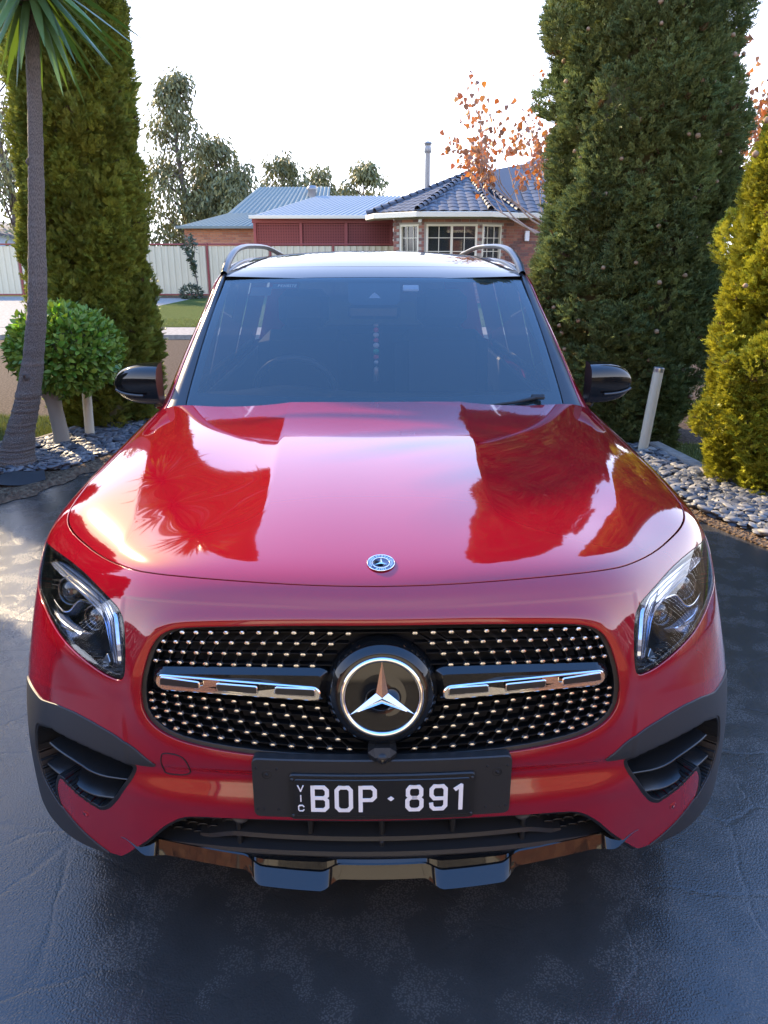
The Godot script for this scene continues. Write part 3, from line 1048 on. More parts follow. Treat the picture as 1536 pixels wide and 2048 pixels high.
func build_lower(low: PackedFloat32Array) -> void:
	var g := sub("lower_grille", car)
	var mb := MB.new()
	panel(mb, low, -0.10)
	part("lower_grille_backing", mb, M.deep, g)
	mb = MB.new()
	panel(mb, fmax(low, fshift(low, -1.0, -0.006)), -0.003, 0.08)
	part("lower_grille_edge", mb, M.black, g)
	mb = MB.new()
	sweep_x(mb, span(-0.43, 0.43, 40), func(x: float):
		var e := smoothstep(0.33, 0.43, absf(x))
		var y := 0.375 - 0.06 * x * x - 0.035 * e
		var z := -0.045 - 0.28 * x * x - 0.02 * e
		return [Vector3(x, y + .004, z), Vector3(x, y - .006, z + .003), Vector3(x, y - .012, z - .005), Vector3(x, y - .006, z - .07), Vector3(x, y + .016, z - .07)])
	part("lower_grille_bar", mb, M.black2, g)
	mb = MB.new()
	sweep_x(mb, span(-0.57, 0.57, 40), func(x: float):
		var y := 0.340 - 0.11 * x * x
		var z := -0.035 - 0.30 * x * x
		return [Vector3(x, y + .005, z), Vector3(x, y - .005, z + .003), Vector3(x, y - .02, z - .006), Vector3(x, y - .02, z - .09), Vector3(x, y + .016, z - .09)])
	part("lower_grille_bar", mb, M.black2, g)
	for q in [[-.163, .455, .36], [0.0, .455, .36], [.163, .455, .36], [-.33, .44, .30], [.33, .44, .30], [0.0, .36, .315]]:
		mb = MB.new()
		mb.box(Transform3D(Basis(), Vector3(q[0], (q[1] + q[2]) / 2, -0.075 - 0.26 * q[0] * q[0])), Vector3(0.012, q[1] - q[2], 0.05), 0.003)
		part("lower_grille_rib", mb, M.black, g)
	mb = MB.new()
	for s in [-1.0, 1.0]:
		for i in 10:
			for j in 5:
				var x := 0.36 + i * 0.026 + (j % 2) * 0.013
				var y := 0.315 + j * 0.024
				if y > 0.46 - maxf(0.0, x - 0.44) * 0.75 or y < 0.29 - 0.0 * x:
					continue
				var z := -0.075 - 0.30 * x * x
				mb.tube([Vector3(s * (x - .013), y + .006, z), Vector3(s * (x - .006), y + .014, z + .004), Vector3(s * (x + .006), y + .014, z + .004), Vector3(s * (x + .013), y + .006, z)], [.003], 5)
	var hc := part("honeycomb_mesh", mb, M.black, g)
	hc.set_meta("kind", "stuff")
	for s in [-1.0, 1.0]:
		mb = MB.new()
		var t := facing(Vector3(s * .318, .446, -0.045), Vector3(s * .15, 0.1, 1)) * Transform3D(Basis(Vector3.RIGHT, PI / 2), Vector3.ZERO)
		mb.lathe([Vector2(0, .002), Vector2(.012, .002), Vector2(.0125, .006), Vector2(.019, .006), Vector2(.021, .003), Vector2(.021, -.05)], 28, t)
		part("radar_sensor", mb, M.trim, g)
	# glossy skid lip with lowered tabs
	mb = MB.new()
	var yb := func(x: float) -> float:
		var a := absf(x)
		var y := 0.282 - 0.009 * smoothstep(.095, .140, a) + 0.012 * smoothstep(.275, .32, a)
		return y - 0.004 * smoothstep(.4, .55, a) + 0.035 * smoothstep(.555, .615, a)
	var rows := []
	for x in span(-0.62, 0.62, 124):
		var a := absf(x)
		var tab := smoothstep(.095, .140, a) * (1.0 - smoothstep(.275, .32, a))
		var z: float = -0.03 - 0.33 * x * x + 0.010 * tab
		var top: float = 0.328 - 0.10 * x * x
		var b: float = yb.call(x)
		var m := lerpf(b + 0.036, b + 0.032, tab)
		var fwd := lerpf(0.023, 0.041, tab) + 0.020 * smoothstep(.50, .57, a)
		rows.append(PackedVector3Array([Vector3(x, top, z - 0.05), Vector3(x, top, z - 0.012), Vector3(x, top - .004, z - 0.004), Vector3(x, m, z + 0.001), Vector3(x, lerpf(m, b, 0.06), z + 0.003 + fwd * .06), Vector3(x, lerpf(m, b, 0.88), z - 0.006 + fwd), Vector3(x, b, z - 0.010 + fwd), Vector3(x, b, z - 0.018 + fwd * .8), Vector3(x, b + 0.01, z - 0.12)]))
	for k in rows[0].size() - 1:
		var strip := []
		for r in rows:
			strip.append(PackedVector3Array([r[k], r[k + 1]]))
		mb.grid(strip)
	part("skid_lip", mb, M.gloss, g)

func build_plate() -> void:
	var p := sub("number_plate_assembly", car)
	var mb := MB.new()
	# front and sides, cut across so that it can follow the curve of the bumper
	rounded_slab(mb, 0.275, 0.0745, 0.013, 0.561, 0.0, 0.022)
	bend(mb, 0.16)
	part("plate_holder", mb, M.holder, p)
	mb = MB.new()
	rounded_slab(mb, 0.196, 0.058, 0.008, 0.546, 0.020, 0.029)
	bend(mb, 0.16)
	part("plate_frame", mb, M.black, p)
	mb = MB.new()
	rounded_slab(mb, 0.186, 0.048, 0.006, 0.546, 0.028, 0.0305)
	bend(mb, 0.16)
	part("number_plate", mb, M.plate, p)
	for q in [["B", -.132], ["O", -.0815], ["P", -.031], ["8", .068], ["9", .119], ["1", .163]]:
		mb = MB.new()
		letter(mb, q[0], Vector2(q[1], 0.546), 0.030, 0.058, 0.0088, 0.0305)
		bend(mb, 0.16)
		part("plate_character", mb, M.plateink, p)
	for q in [["V", .571], ["I", .546], ["C", .521]]:
		mb = MB.new()
		letter(mb, q[0], Vector2(-0.1725, q[1]), 0.011, 0.014, 0.0024, 0.0305)
		bend(mb, 0.16)
		part("plate_character", mb, M.plateink, p)
	mb = MB.new()
	mb.prism(PackedVector2Array([Vector2(.025, .546), Vector2(.018, .552), Vector2(.011, .546), Vector2(.018, .540)]), Transform3D(Basis(), Vector3(0, 0, .0305)), 0.0012)
	bend(mb, 0.16)
	part("plate_diamond", mb, M.plateink, p)
	for s in [-1.0, 1.0]:
		for q in [[.187, .592], [.187, .50]]:
			mb = MB.new()
			mb.lathe([Vector2(0, .003), Vector2(.0025, .003), Vector2(.0038, .001), Vector2(.004, 0)], 12, Transform3D(Basis(Vector3.RIGHT, PI / 2), Vector3(s * (q[0] + .003), q[1], .029 - .16 * .035)))
			part("plate_screw", mb, M.black, p)
		mb = MB.new()
		mb.lathe([Vector2(0, .002), Vector2(.004, .002), Vector2(.0045, -.001), Vector2(.009, -.001), Vector2(.0105, .001), Vector2(.011, -.002)], 16, Transform3D(Basis(Vector3.RIGHT, PI / 2), Vector3(s * .244, .597, .0225 - .16 * .06)))
		part("holder_bolt", mb, M.deep, p)
		for q in [[.222, .612], [.266, .612], [.222, .508], [.266, .508], [.254, .508]]:
			mb = MB.new()
			mb.lathe([Vector2(0, .0006), Vector2(.003, .0006), Vector2(.0034, -.001)], 10, Transform3D(Basis(Vector3.RIGHT, PI / 2), Vector3(s * q[0], q[1], .0222 - .16 * q[0] * q[0])))
			part("holder_hole", mb, M.deep, p)

# rounded rectangle in strips across x; half sizes a, b; centre height y; from z0 to z1
func rounded_slab(mb: MB, a: float, b: float, r: float, y: float, z0: float, z1: float) -> void:
	var xs := []
	for k in 5:
		xs.append(-a + r - r * cos(PI / 2 * k / 4.0))
	for k in range(1, 16):
		xs.append(lerpf(-a + r, a - r, k / 16.0))
	for k in 5:
		xs.append(a - r + r * sin(PI / 2 * k / 4.0))
	var e := 0.0025
	var rows := []
	for x in xs:
		var over := maxf(0.0, absf(x) - (a - r))
		var hb := b - r + sqrt(maxf(0.0, r * r - over * over))
		rows.append(PackedVector3Array([Vector3(x, y - hb, z0), Vector3(x, y - hb, z1 - e), Vector3(x, y - maxf(hb - e, 0.0), z1), Vector3(x, y + maxf(hb - e, 0.0), z1), Vector3(x, y + hb, z1 - e), Vector3(x, y + hb, z0)]))
	for i in rows.size() - 1:
		for k in 5:
			mb.quad(rows[i][k], rows[i][k + 1], rows[i + 1][k + 1], rows[i + 1][k])
	for e2 in [0, rows.size() - 1]:
		for k in range(1, 5):
			mb.ftri(rows[e2][0], rows[e2][k], rows[e2][k + 1])
# ---------------------------------------------------------------- cabin
func edge_of_screen(t: float) -> Vector3:
	var a := Vector3(.712, 1.098, -1.49)
	var c := Vector3(.678, 1.322, -1.775)
	var b := Vector3(.640, 1.520, -2.085)
	var q := c * 2.0 - (a + b) * 0.5
	return a * (1 - t) * (1 - t) + q * 2.0 * t * (1 - t) + b * t * t

func mid_of_screen(t: float) -> Vector3:
	var a := Vector3(0, 1.098, -1.35)
	var c := Vector3(0, 1.332, -1.665)
	var b := Vector3(0, 1.532, -1.99)
	var q := c * 2.0 - (a + b) * 0.5
	return a * (1 - t) * (1 - t) + q * 2.0 * t * (1 - t) + b * t * t

func screen(s: float, t: float, off := 0.0) -> Vector3:
	var e := edge_of_screen(t)
	var m := mid_of_screen(t)
	var w := s * s
	var p := Vector3(e.x * s, lerpf(m.y, e.y, w), lerpf(m.z, e.z, w))
	return p + Vector3(0, 0.80, 0.60) * off

# a band of the screen, lofted
func screen_patch(mb: MB, s0: float, s1: float, t0: float, t1: float, off: float, ns := 12, nt := 8) -> void:
	var rows := []
	for i in nt + 1:
		var r := PackedVector3Array()
		for j in ns + 1:
			r.append(screen(lerpf(s0, s1, float(j) / ns), lerpf(t0, t1, float(i) / nt), off))
		rows.append(r)
	mb.grid(rows)

func roof_y(x: float, z: float) -> float:
	var d := -z
	var yc := 1.628 - (0.078 if d < 3.05 else 0.045) * (d - 3.05) * (d - 3.05) - 0.018 * exp(-(d - 1.99) / 0.20)
	return yc - (0.012 + 0.022 * smoothstep(2.0, 2.8, d)) * pow(absf(x) / 0.62, 2.2)

func build_cabin() -> void:
	var mb := MB.new()
	screen_patch(mb, -0.985, 0.985, -0.06, 0.985, 0.0, 40, 24)
	var ws := part("windscreen", mb, M.glass, car)
	mb = MB.new()
	screen_patch(mb, -1, 1, -0.1, 0.075, -0.004, 30, 2)
	screen_patch(mb, -1, 1, 0.955, 1.0, -0.004, 30, 2)
	for s in [-1.0, 1.0]:
		screen_patch(mb, s * 0.945, s * 1.0, 0.07, 0.96, -0.004, 2, 20)
	part("windscreen_border", mb, M.frit, ws)
	mb = MB.new()
	# sensor housing behind the screen
	var rows := []
	for k in 9:
		var t := lerpf(0.97, 0.745, k / 8.0)
		var hw := 0.17 - 0.012 * k / 8.0
		if k == 8:
			hw *= 0.80
		var r := PackedVector3Array()
		for j in 9:
			r.append(screen(lerpf(-hw, hw, j / 8.0) + 0.0, t, -0.008))
		rows.append(r)
	mb.grid(rows)
	part("sensor_housing", mb, M.frit, ws)
	mb = MB.new()
	mb.ftri(screen(-.035, .80, -.006), screen(.04, .80, -.006), screen(.002, .855, -.006))
	mb.quad(screen(-.035, .80, -.006), screen(.04, .80, -.006), screen(.018, .84, -.006), screen(-.012, .84, -.006))
	part("camera_window", mb, M.paleglass, ws)
	# stickers and toll tag inside the glass
	mb = MB.new()
	screen_patch(mb, -.79, -.655, .835, .915, -.007, 2, 2)
	part("sticker", mb, M.sticker, ws)
	mb = MB.new()
	screen_patch(mb, -.655, -.495, .90, .945, -.007, 2, 2)
	part("sticker", mb, M.sticker, ws)
	var st := part("sticker_lettering", text_mesh("PENRITE", 0.015), M.stickerink, ws, facing(screen(-.56, .922, -.0055), Vector3(-.15, .8, .6)))
	st.name = "sticker_lettering"
	mb = MB.new()
	mb.box(facing(screen(.235, .905, -.012), Vector3(0, .8, .6)), Vector3(.066, .034, .012), .004)
	part("toll_tag", mb, M.tag, ws)
	# wipers
	for q in [[[.83, .022], [.72, .004], [.45, -.02], [.1, -.03]]]:
		mb = MB.new()
		var path := []
		for w in q:
			path.append(screen(w[0], w[1], .012))
		mb.tube(path, [.007, .006, .005, .004], 6)
		part("wiper", mb, M.rubber, car)
	mb = MB.new()
	mb.box(facing(screen(.85, .026, .014), Vector3(0, .8, .6)), Vector3(.05, .022, .014), .004)
	part("wiper_hub", mb, M.rubber, car)
	# cowl
	mb = MB.new()
	rows = []
	for k in 3:
		var r := PackedVector3Array()
		for j in 21:
			var s := lerpf(-1.06, 1.06, j / 20.0)
			var p := screen(s, -.02)
			r.append(p + [Vector3(0, .004, 0), Vector3(0, -.03, .05), Vector3(0, -.06, .16)][k])
		rows.append(r)
	mb.grid(rows)
	part("cowl_panel", mb, M.black, car)
	# roof
	mb = MB.new()
	rows = []
	var zs := span(-1.985, -2.20, 6)
	for z in zs:
		rows.append(_roof_row(z, 0.0))
	mb.grid(rows)
	part("roof_front_panel", mb, M.roofglass, car)
	mb = MB.new()
	rows = []
	for z in span(-2.206, -4.28, 30):
		rows.append(_roof_row(z, 0.0))
	mb.grid(rows)
	part("roof_glass", mb, M.roofglass, car)
	mb = MB.new()
	rows = []
	for z in span(-2.0, -4.3, 30):
		rows.append(_roof_row(z, -0.012))
	mb.grid(rows)
	part("roof_lining", mb, M.deep, car)
	# pillars and roof sides
	var stations := [
		[V3(.700, 1.06, -1.44), V3(.785, 1.06, -1.44), V3(.825, 1.045, -1.46), V3(.87, 1.00, -1.50), V3(.88, .93, -1.55)],
		[V3(.708, 1.10, -1.49), V3(.768, 1.10, -1.50), V3(.798, 1.085, -1.54), V3(.828, 1.05, -1.62), V3(.832, 1.0, -1.72)],
		[V3(.693, 1.215, -1.63), V3(.740, 1.216, -1.645), V3(.764, 1.205, -1.69), V3(.788, 1.165, -1.77), V3(.79, 1.12, -1.86)],
		[V3(.676, 1.323, -1.776), V3(.712, 1.325, -1.795), V3(.734, 1.315, -1.84), V3(.755, 1.275, -1.92), V3(.757, 1.23, -2.0)],
		[V3(.658, 1.425, -1.93), V3(.686, 1.427, -1.95), V3(.706, 1.417, -1.995), V3(.726, 1.38, -2.07), V3(.73, 1.335, -2.14)],
		[V3(.638, 1.522, -2.085), V3(.662, 1.523, -2.105), V3(.684, 1.512, -2.15), V3(.705, 1.478, -2.21), V3(.708, 1.43, -2.26)],
		[V3(.625, 1.575, -2.38), V3(.648, 1.573, -2.39), V3(.675, 1.557, -2.41), V3(.697, 1.522, -2.43), V3(.702, 1.475, -2.45)],
		[V3(.615, 1.592, -2.8), V3(.640, 1.589, -2.8), V3(.668, 1.572, -2.8), V3(.692, 1.536, -2.8), V3(.70, 1.485, -2.8)],
		[V3(.605, 1.583, -3.5), V3(.630, 1.580, -3.5), V3(.660, 1.562, -3.5), V3(.685, 1.526, -3.5), V3(.695, 1.475, -3.5)],
		[V3(.59, 1.53, -4.28), V3(.615, 1.528, -4.28), V3(.645, 1.512, -4.28), V3(.665, 1.478, -4.28), V3(.68, 1.43, -4.28)]]
	for s in [-1.0, 1.0]:
		var a := []
		var b := []
		for i in stations.size():
			var pr: Array = stations[i]
			var nx: Array = stations[mini(i + 1, stations.size() - 1)]
			for w in ([0.0, 0.25, 0.5, 0.75] if i < stations.size() - 1 else [0.0]):
				var r1 := PackedVector3Array()
				var r2 := PackedVector3Array()
				var q := []
				for k in 5:
					var p0: Vector3 = stations[maxi(i - 1, 0)][k]
					var p3: Vector3 = stations[mini(i + 2, stations.size() - 1)][k]
					q.append((pr[k] as Vector3).cubic_interpolate(nx[k], p0, p3, w) * Vector3(s, 1, 1))
				r1.append(q[0] + Vector3(0, -.008, -.004))
				r1.append(q[0])
				r1.append(q[0].lerp(q[1], .5) + Vector3(0, .004, .003))
				r1.append(q[1])
				r1.append(q[1] + Vector3(0, -.01, -.006))
				var o: Vector3 = q[1] + Vector3(s * .0025, -.001, 0)
				r2.append(o + Vector3(0, -.012, -.006))
				r2.append(o)
				for e in [.2, .4, .6, .8, 1.0]:
					r2.append(o.lerp(q[2], e) + Vector3(s * .003, .003, .002) * sin(PI * e))
				for e in [.2, .4, .6, .8, 1.0]:
					r2.append(q[2].lerp(q[3], e) + Vector3(s * .006, .006, .003) * sin(PI * e))
				for e in [.5, 1.0]:
					r2.append(q[3].lerp(q[4], e))
				a.append(r1)
				b.append(r2)
		mb = MB.new()
		mb.grid(a)
		part("pillar_trim", mb, M.pillar, car)
		mb = MB.new()
		mb.grid(b)
		part("pillar", mb, M.red, car)
		var inn := []
		for r in b:
			var r3 := PackedVector3Array()
			for q in r:
				r3.append(Vector3(q.x - s * .022, q.y - .012, q.z - .012))
			inn.append(r3)
		mb = MB.new()
		mb.grid(inn)
		part("pillar_lining", mb, M.deep, car)
		mb = MB.new()
		mb.box(Transform3D(Basis(), Vector3(s * .80, .66, -2.9)), Vector3(.03, .66, 2.9), .01)
		part("door_card", mb, M.dash, car)
		# roof rail
		var rp := [V3(.648, 1.530, -2.13), V3(.652, 1.565, -2.22), V3(.655, 1.598, -2.34), V3(.655, 1.630, -2.50), V3(.652, 1.647, -2.72), V3(.645, 1.651, -3.0), V3(.635, 1.645, -3.5), V3(.622, 1.613, -3.95), V3(.612, 1.590, -4.15), V3(.61, 1.540, -4.2)]
		rows = []
		for i in rp.size():
			for w in ([0.0, 0.34, 0.67] if i < rp.size() - 1 else [0.0]):
				var p: Vector3 = rp[i].cubic_interpolate(rp[mini(i + 1, 9)], rp[maxi(i - 1, 0)], rp[mini(i + 2, 9)], w)
				var p2: Vector3 = rp[i].cubic_interpolate(rp[mini(i + 1, 9)], rp[maxi(i - 1, 0)], rp[mini(i + 2, 9)], w + 0.02)
				var d := (p2 - p).normalized()
				var side := Vector3.RIGHT
				var up := side.cross(d).normalized()
				var fat := 1.0 + 0.8 * (1.0 - smoothstep(0.0, 2.5, i + w)) + 0.8 * smoothstep(6.5, 9.0, i + w)
				var r := PackedVector3Array()
				for k in 12:
					var an := TAU * k / 12.0
					r.append((p + side * cos(an) * .017 + up * sin(an) * .012 * fat) * Vector3(s, 1, 1))
				rows.append(r)
		mb = MB.new()
		mb.grid(rows, true)
		part("roof_rail", mb, M.rail, car)
		build_mirror(s)

func _roof_row(z: float, off: float) -> PackedVector3Array:
	var r := PackedVector3Array()
	var lead := 1.0 - smoothstep(0.0, 0.5, -z - 1.985)
	for j in 25:
		var w := lerpf(-1.0, 1.0, j / 24.0)
		var x := w * lerpf(.642, .60, clampf((-z - 2.0) / 2.2, 0.0, 1.0))
		var zz := z - 0.095 * w * w * lead
		r.append(Vector3(x, roof_y(x, zz) - 0.012 * lead * 0.0 + off, zz))
	return r

func build_mirror(s: float) -> void:
	var m := sub("door_mirror", car)
	var fx := Vector3(s, 1, 1)
	for shell in 3:
		var rows := []
		for i in 19:
			var w := i / 18.0
			var x := lerpf(.845, 1.045, w)
			var e := pow(maxf(0.0, 1.0 - pow(w, 3.4)), 0.5)
			var hh := 0.080 * e + 0.002
			var cy := 1.136 - 0.010 * w
			var dz := (0.055 + 0.05 * e)
			var r := PackedVector3Array()
			for k in 21:
				# front shell from the rear edge over the top and down to the rear edge
				var a := lerpf(0.0, PI, k / 20.0)
				var y := cos(a)
				var z := sin(a)
				y = signf(y) * pow(absf(y), 0.62)
				z = pow(z, 0.62)
				if y < 0.0:
					z = z * (1.0 - 0.25 * absf(y))
				r.append(Vector3(x, cy + y * hh, -1.72 - 0.05 * w + z * dz * (1.0 - 0.25 * w)) * fx)
			rows.append(r)
		var mb := MB.new()
		if shell == 0:
			var top := []
			for r in rows:
				top.append(r.slice(0, 14))
			mb.grid(top)
			part("mirror_cap", mb, M.gloss, m)
		elif shell == 1:
			var low := []
			for r in rows:
				low.append(r.slice(13, 21))
			mb.grid(low)
			part("mirror_base", mb, M.gloss2, m)
		else:
			for i in rows.size() - 1:
				mb.quad(rows[i][0], rows[i][20], rows[i + 1][20], rows[i + 1][0])
			for k in 19:
				mb.ftri(rows[0][0], rows[0][k + 1], rows[0][k + 2])
			part("mirror_back", mb, M.black, m)
	var mb2 := MB.new()
	# indicator strip along the cap
	var path := []
	for i in 10:
		var w := lerpf(0.30, 0.93, i / 9.0)
		var e := pow(maxf(0.0, 1.0 - pow(w, 3.4)), 0.5)
		path.append(Vector3(lerpf(.845, 1.045, w), 1.136 - 0.010 * w - 0.036 * e, -1.72 - 0.05 * w + (0.055 + 0.05 * e) * (1.0 - 0.25 * w) * 0.985) * fx)
	mb2.tube(path, [.006], 8)
	part("indicator_strip", mb2, M.gloss2, m)
	mb2 = MB.new()
	mb2.box(Transform3D(Basis(Vector3.BACK, -0.25 * s), Vector3(.835 * s, 1.055, -1.74)), Vector3(.11, .03, .07), .01)
	part("mirror_foot", mb2, M.gloss2, m)

# ---------------------------------------------------------------- rest of the body
func side_x(y: float, z: float) -> float:
	var d := -z
	var k := 0.895 + 0.022 * exp(-pow((y - 0.80) / 0.22, 2.0)) - 0.06 * pow(maxf(0.0, y - 0.93) / 0.1, 1.5) * 1.0
	k -= 0.03 * smoothstep(0.55, 0.30, y)
	var a := minf(absf(d - 0.87), absf(d - 3.70))
	k += 0.02 * (1.0 - smoothstep(0.3, 0.7, a)) * smoothstep(0.3, 0.6, y) * (1.0 - smoothstep(0.9, 1.0, y))
	return k - 0.13 * pow(smoothstep(4.0, 4.63, d), 2.0)

func build_side() -> void:
	var cuts := [[-1.36, -1.46, "front_fender_rear"], [-1.466, -2.52, "door"], [-2.526, -3.30, "door"], [-3.306, -4.62, "rear_quarter"]]
	for s in [-1.0, 1.0]:
		for c in cuts:
			var mb := MB.new()
			var zs := span(c[0], c[1], maxi(2, int((c[0] - c[1]) / 0.04)))
			var ys := span(0.30, 1.02, 24)
			for i in zs.size() - 1:
				for j in ys.size() - 1:
					var p := []
					var skip := 0
					for k in [[0, 0], [0, 1], [1, 1], [1, 0]]:
						var z: float = zs[i + k[0]]
						var y: float = ys[j + k[1]]
						if Vector2(z + 3.70, y - .36).length() < .41 or Vector2(z + .87, y - .36).length() < .41:
							skip += 1
						p.append(V3(side_x(y, z), y, z))
					if skip == 4:
						continue
					for k in 4:
						for w in [[-3.70], [-.87]]:
							var d := Vector2(p[k].z - w[0], p[k].y - .36)
							if skip > 0 and d.length() < .41:
								d = d.normalized() * .41
								p[k] = V3(p[k].x, .36 + d.y, w[0] + d.x)
					var ns := []
					for q in p:
						var e := 0.01
						ns.append(Vector3(1, -(side_x(q.y + e, q.z) - side_x(q.y - e, q.z)) / (2 * e), -(side_x(q.y, q.z + e) - side_x(q.y, q.z - e)) / (2 * e)).normalized())
					var f := Vector3(s, 1, 1)
					mb.tri(p[0] * f, p[1] * f, p[2] * f, ns[0] * f, ns[1] * f, ns[2] * f)
					mb.tri(p[0] * f, p[2] * f, p[3] * f, ns[0] * f, ns[2] * f, ns[3] * f)
			var o := part(c[2], mb, M.red, car)
			if c[2] == "door":
				mb = MB.new()
				mb.box(Transform3D(Basis(), Vector3((side_x(.86, c[1]) + .016) * s, .86, c[1] + .17)), Vector3(.02, .03, .21), .009)
				part("door_handle", mb, M.red, o)
		# sill, windows
		var mb := MB.new()
		mb.box(Transform3D(Basis(), Vector3(.86 * s, .29, -2.28)), Vector3(.06, .12, 1.95), .02)
		part("sill", mb, M.trim, car)
		for w in [[-1.66, -2.50, -2.10], [-2.56, -3.28, -2.56], [-3.36, -4.20, -3.36]]:
			mb = MB.new()
			var rows := []
			for i in 5:
				var t := i / 4.0
				var x := lerpf(.838, .705, t)
				var y := lerpf(1.0, 1.47, t)
				rows.append(PackedVector3Array([V3(x * s, y, lerpf(w[0], w[2], t)), V3(x * s, y, lerpf(w[1], w[1], t))]))
			mb.grid(rows)
			part("side_window", mb, M.sideglass, car)
		for z in [-2.53, -3.32]:
			mb = MB.new()
			mb.quad(V3(.840 * s, 1.0, z - .04), V3(.840 * s, 1.0, z + .04), V3(.708 * s, 1.48, z + .04), V3(.708 * s, 1.48, z - .04))
			part("door_pillar", mb, M.gloss, car)
		for z in [-0.87, -3.70]:
			build_wheel(s, z)
	# back, floor
	var mb := MB.new()
	for q in [[-.80, .80, .30, .98, -4.60]]:
		var rows := []
		for y in span(.30, 1.0, 6):
			var r := PackedVector3Array()
			for x in span(-.86, .86, 12):
				r.append(V3(x, y, -4.62 - .04 * (1.0 - x * x)))
			rows.append(r)
		mb.grid(rows)
	part("tailgate", mb, M.red, car)
	mb = MB.new()
	mb.quad(V3(-.60, 1.02, -4.60), V3(.60, 1.02, -4.60), V3(.52, 1.50, -4.32), V3(-.52, 1.50, -4.32))
	part("rear_window", mb, M.sideglass, car)
	for s in [-1.0, 1.0]:
		mb = MB.new()
		mb.quad(V3(.58 * s, 1.0, -4.61), V3(.84 * s, 1.0, -4.5), V3(.69 * s, 1.50, -4.25), V3(.50 * s, 1.52, -4.31))
		part("rear_pillar", mb, M.red, car)
	mb = MB.new()
	mb.box(Transform3D(Basis(), V3(0, .25, -2.4)), V3(1.5, .06, 4.2))
	part("underbody", mb, M.deep, car)
	for s in [-1.0, 1.0]:
		for z in [-.87, -3.70]:
			mb = MB.new()
			var rows := []
			for k in 17:
				var a := lerpf(-.3, PI + .3, k / 16.0)
				rows.append(PackedVector3Array([V3(.60 * s, .36 + sin(a) * .43, z + cos(a) * .43), V3(.89 * s, .36 + sin(a) * .43, z + cos(a) * .43)]))
			mb.grid(rows)
			part("wheel_arch_liner", mb, M.deep, car)

func build_wheel(s: float, z: float) -> void:
	var w := sub("wheel", car, V3(.80 * s, .358, z))
	var lay := Transform3D(Basis(Vector3.BACK, -PI / 2 * s), Vector3.ZERO)
	var mb := MB.new()
	mb.lathe([Vector2(.235, -.11), Vector2(.30, -.118), Vector2(.345, -.105), Vector2(.358, -.08), Vector2(.358, .08), Vector2(.345, .105), Vector2(.30, .118), Vector2(.235, .11)], 40, lay)
	part("tyre", mb, M.rubber, w)
	mb = MB.new()
	mb.lathe([Vector2(.238, .11), Vector2(.225, .10), Vector2(.215, .03), Vector2(.215, -.10)], 40, lay)
	for k in 5:
		for d in [-.16, .16]:
			var a: float = TAU * k / 5.0
			mb.box(lay * Transform3D(Basis(Vector3.UP, a + d), Vector3.ZERO) * Transform3D(Basis(), V3(.125, .085, 0)), V3(.20, .02, .03), .006)
	mb.lathe([Vector2(0, .10), Vector2(.03, .10), Vector2(.055, .085), Vector2(.055, .05)], 24, lay)
	part("rim", mb, M.satin, w)
	mb = MB.new()
	mb.lathe([Vector2(0, .03), Vector2(.16, .03), Vector2(.16, .0)], 30, lay)
	part("brake_disc", mb, M.satin, w)

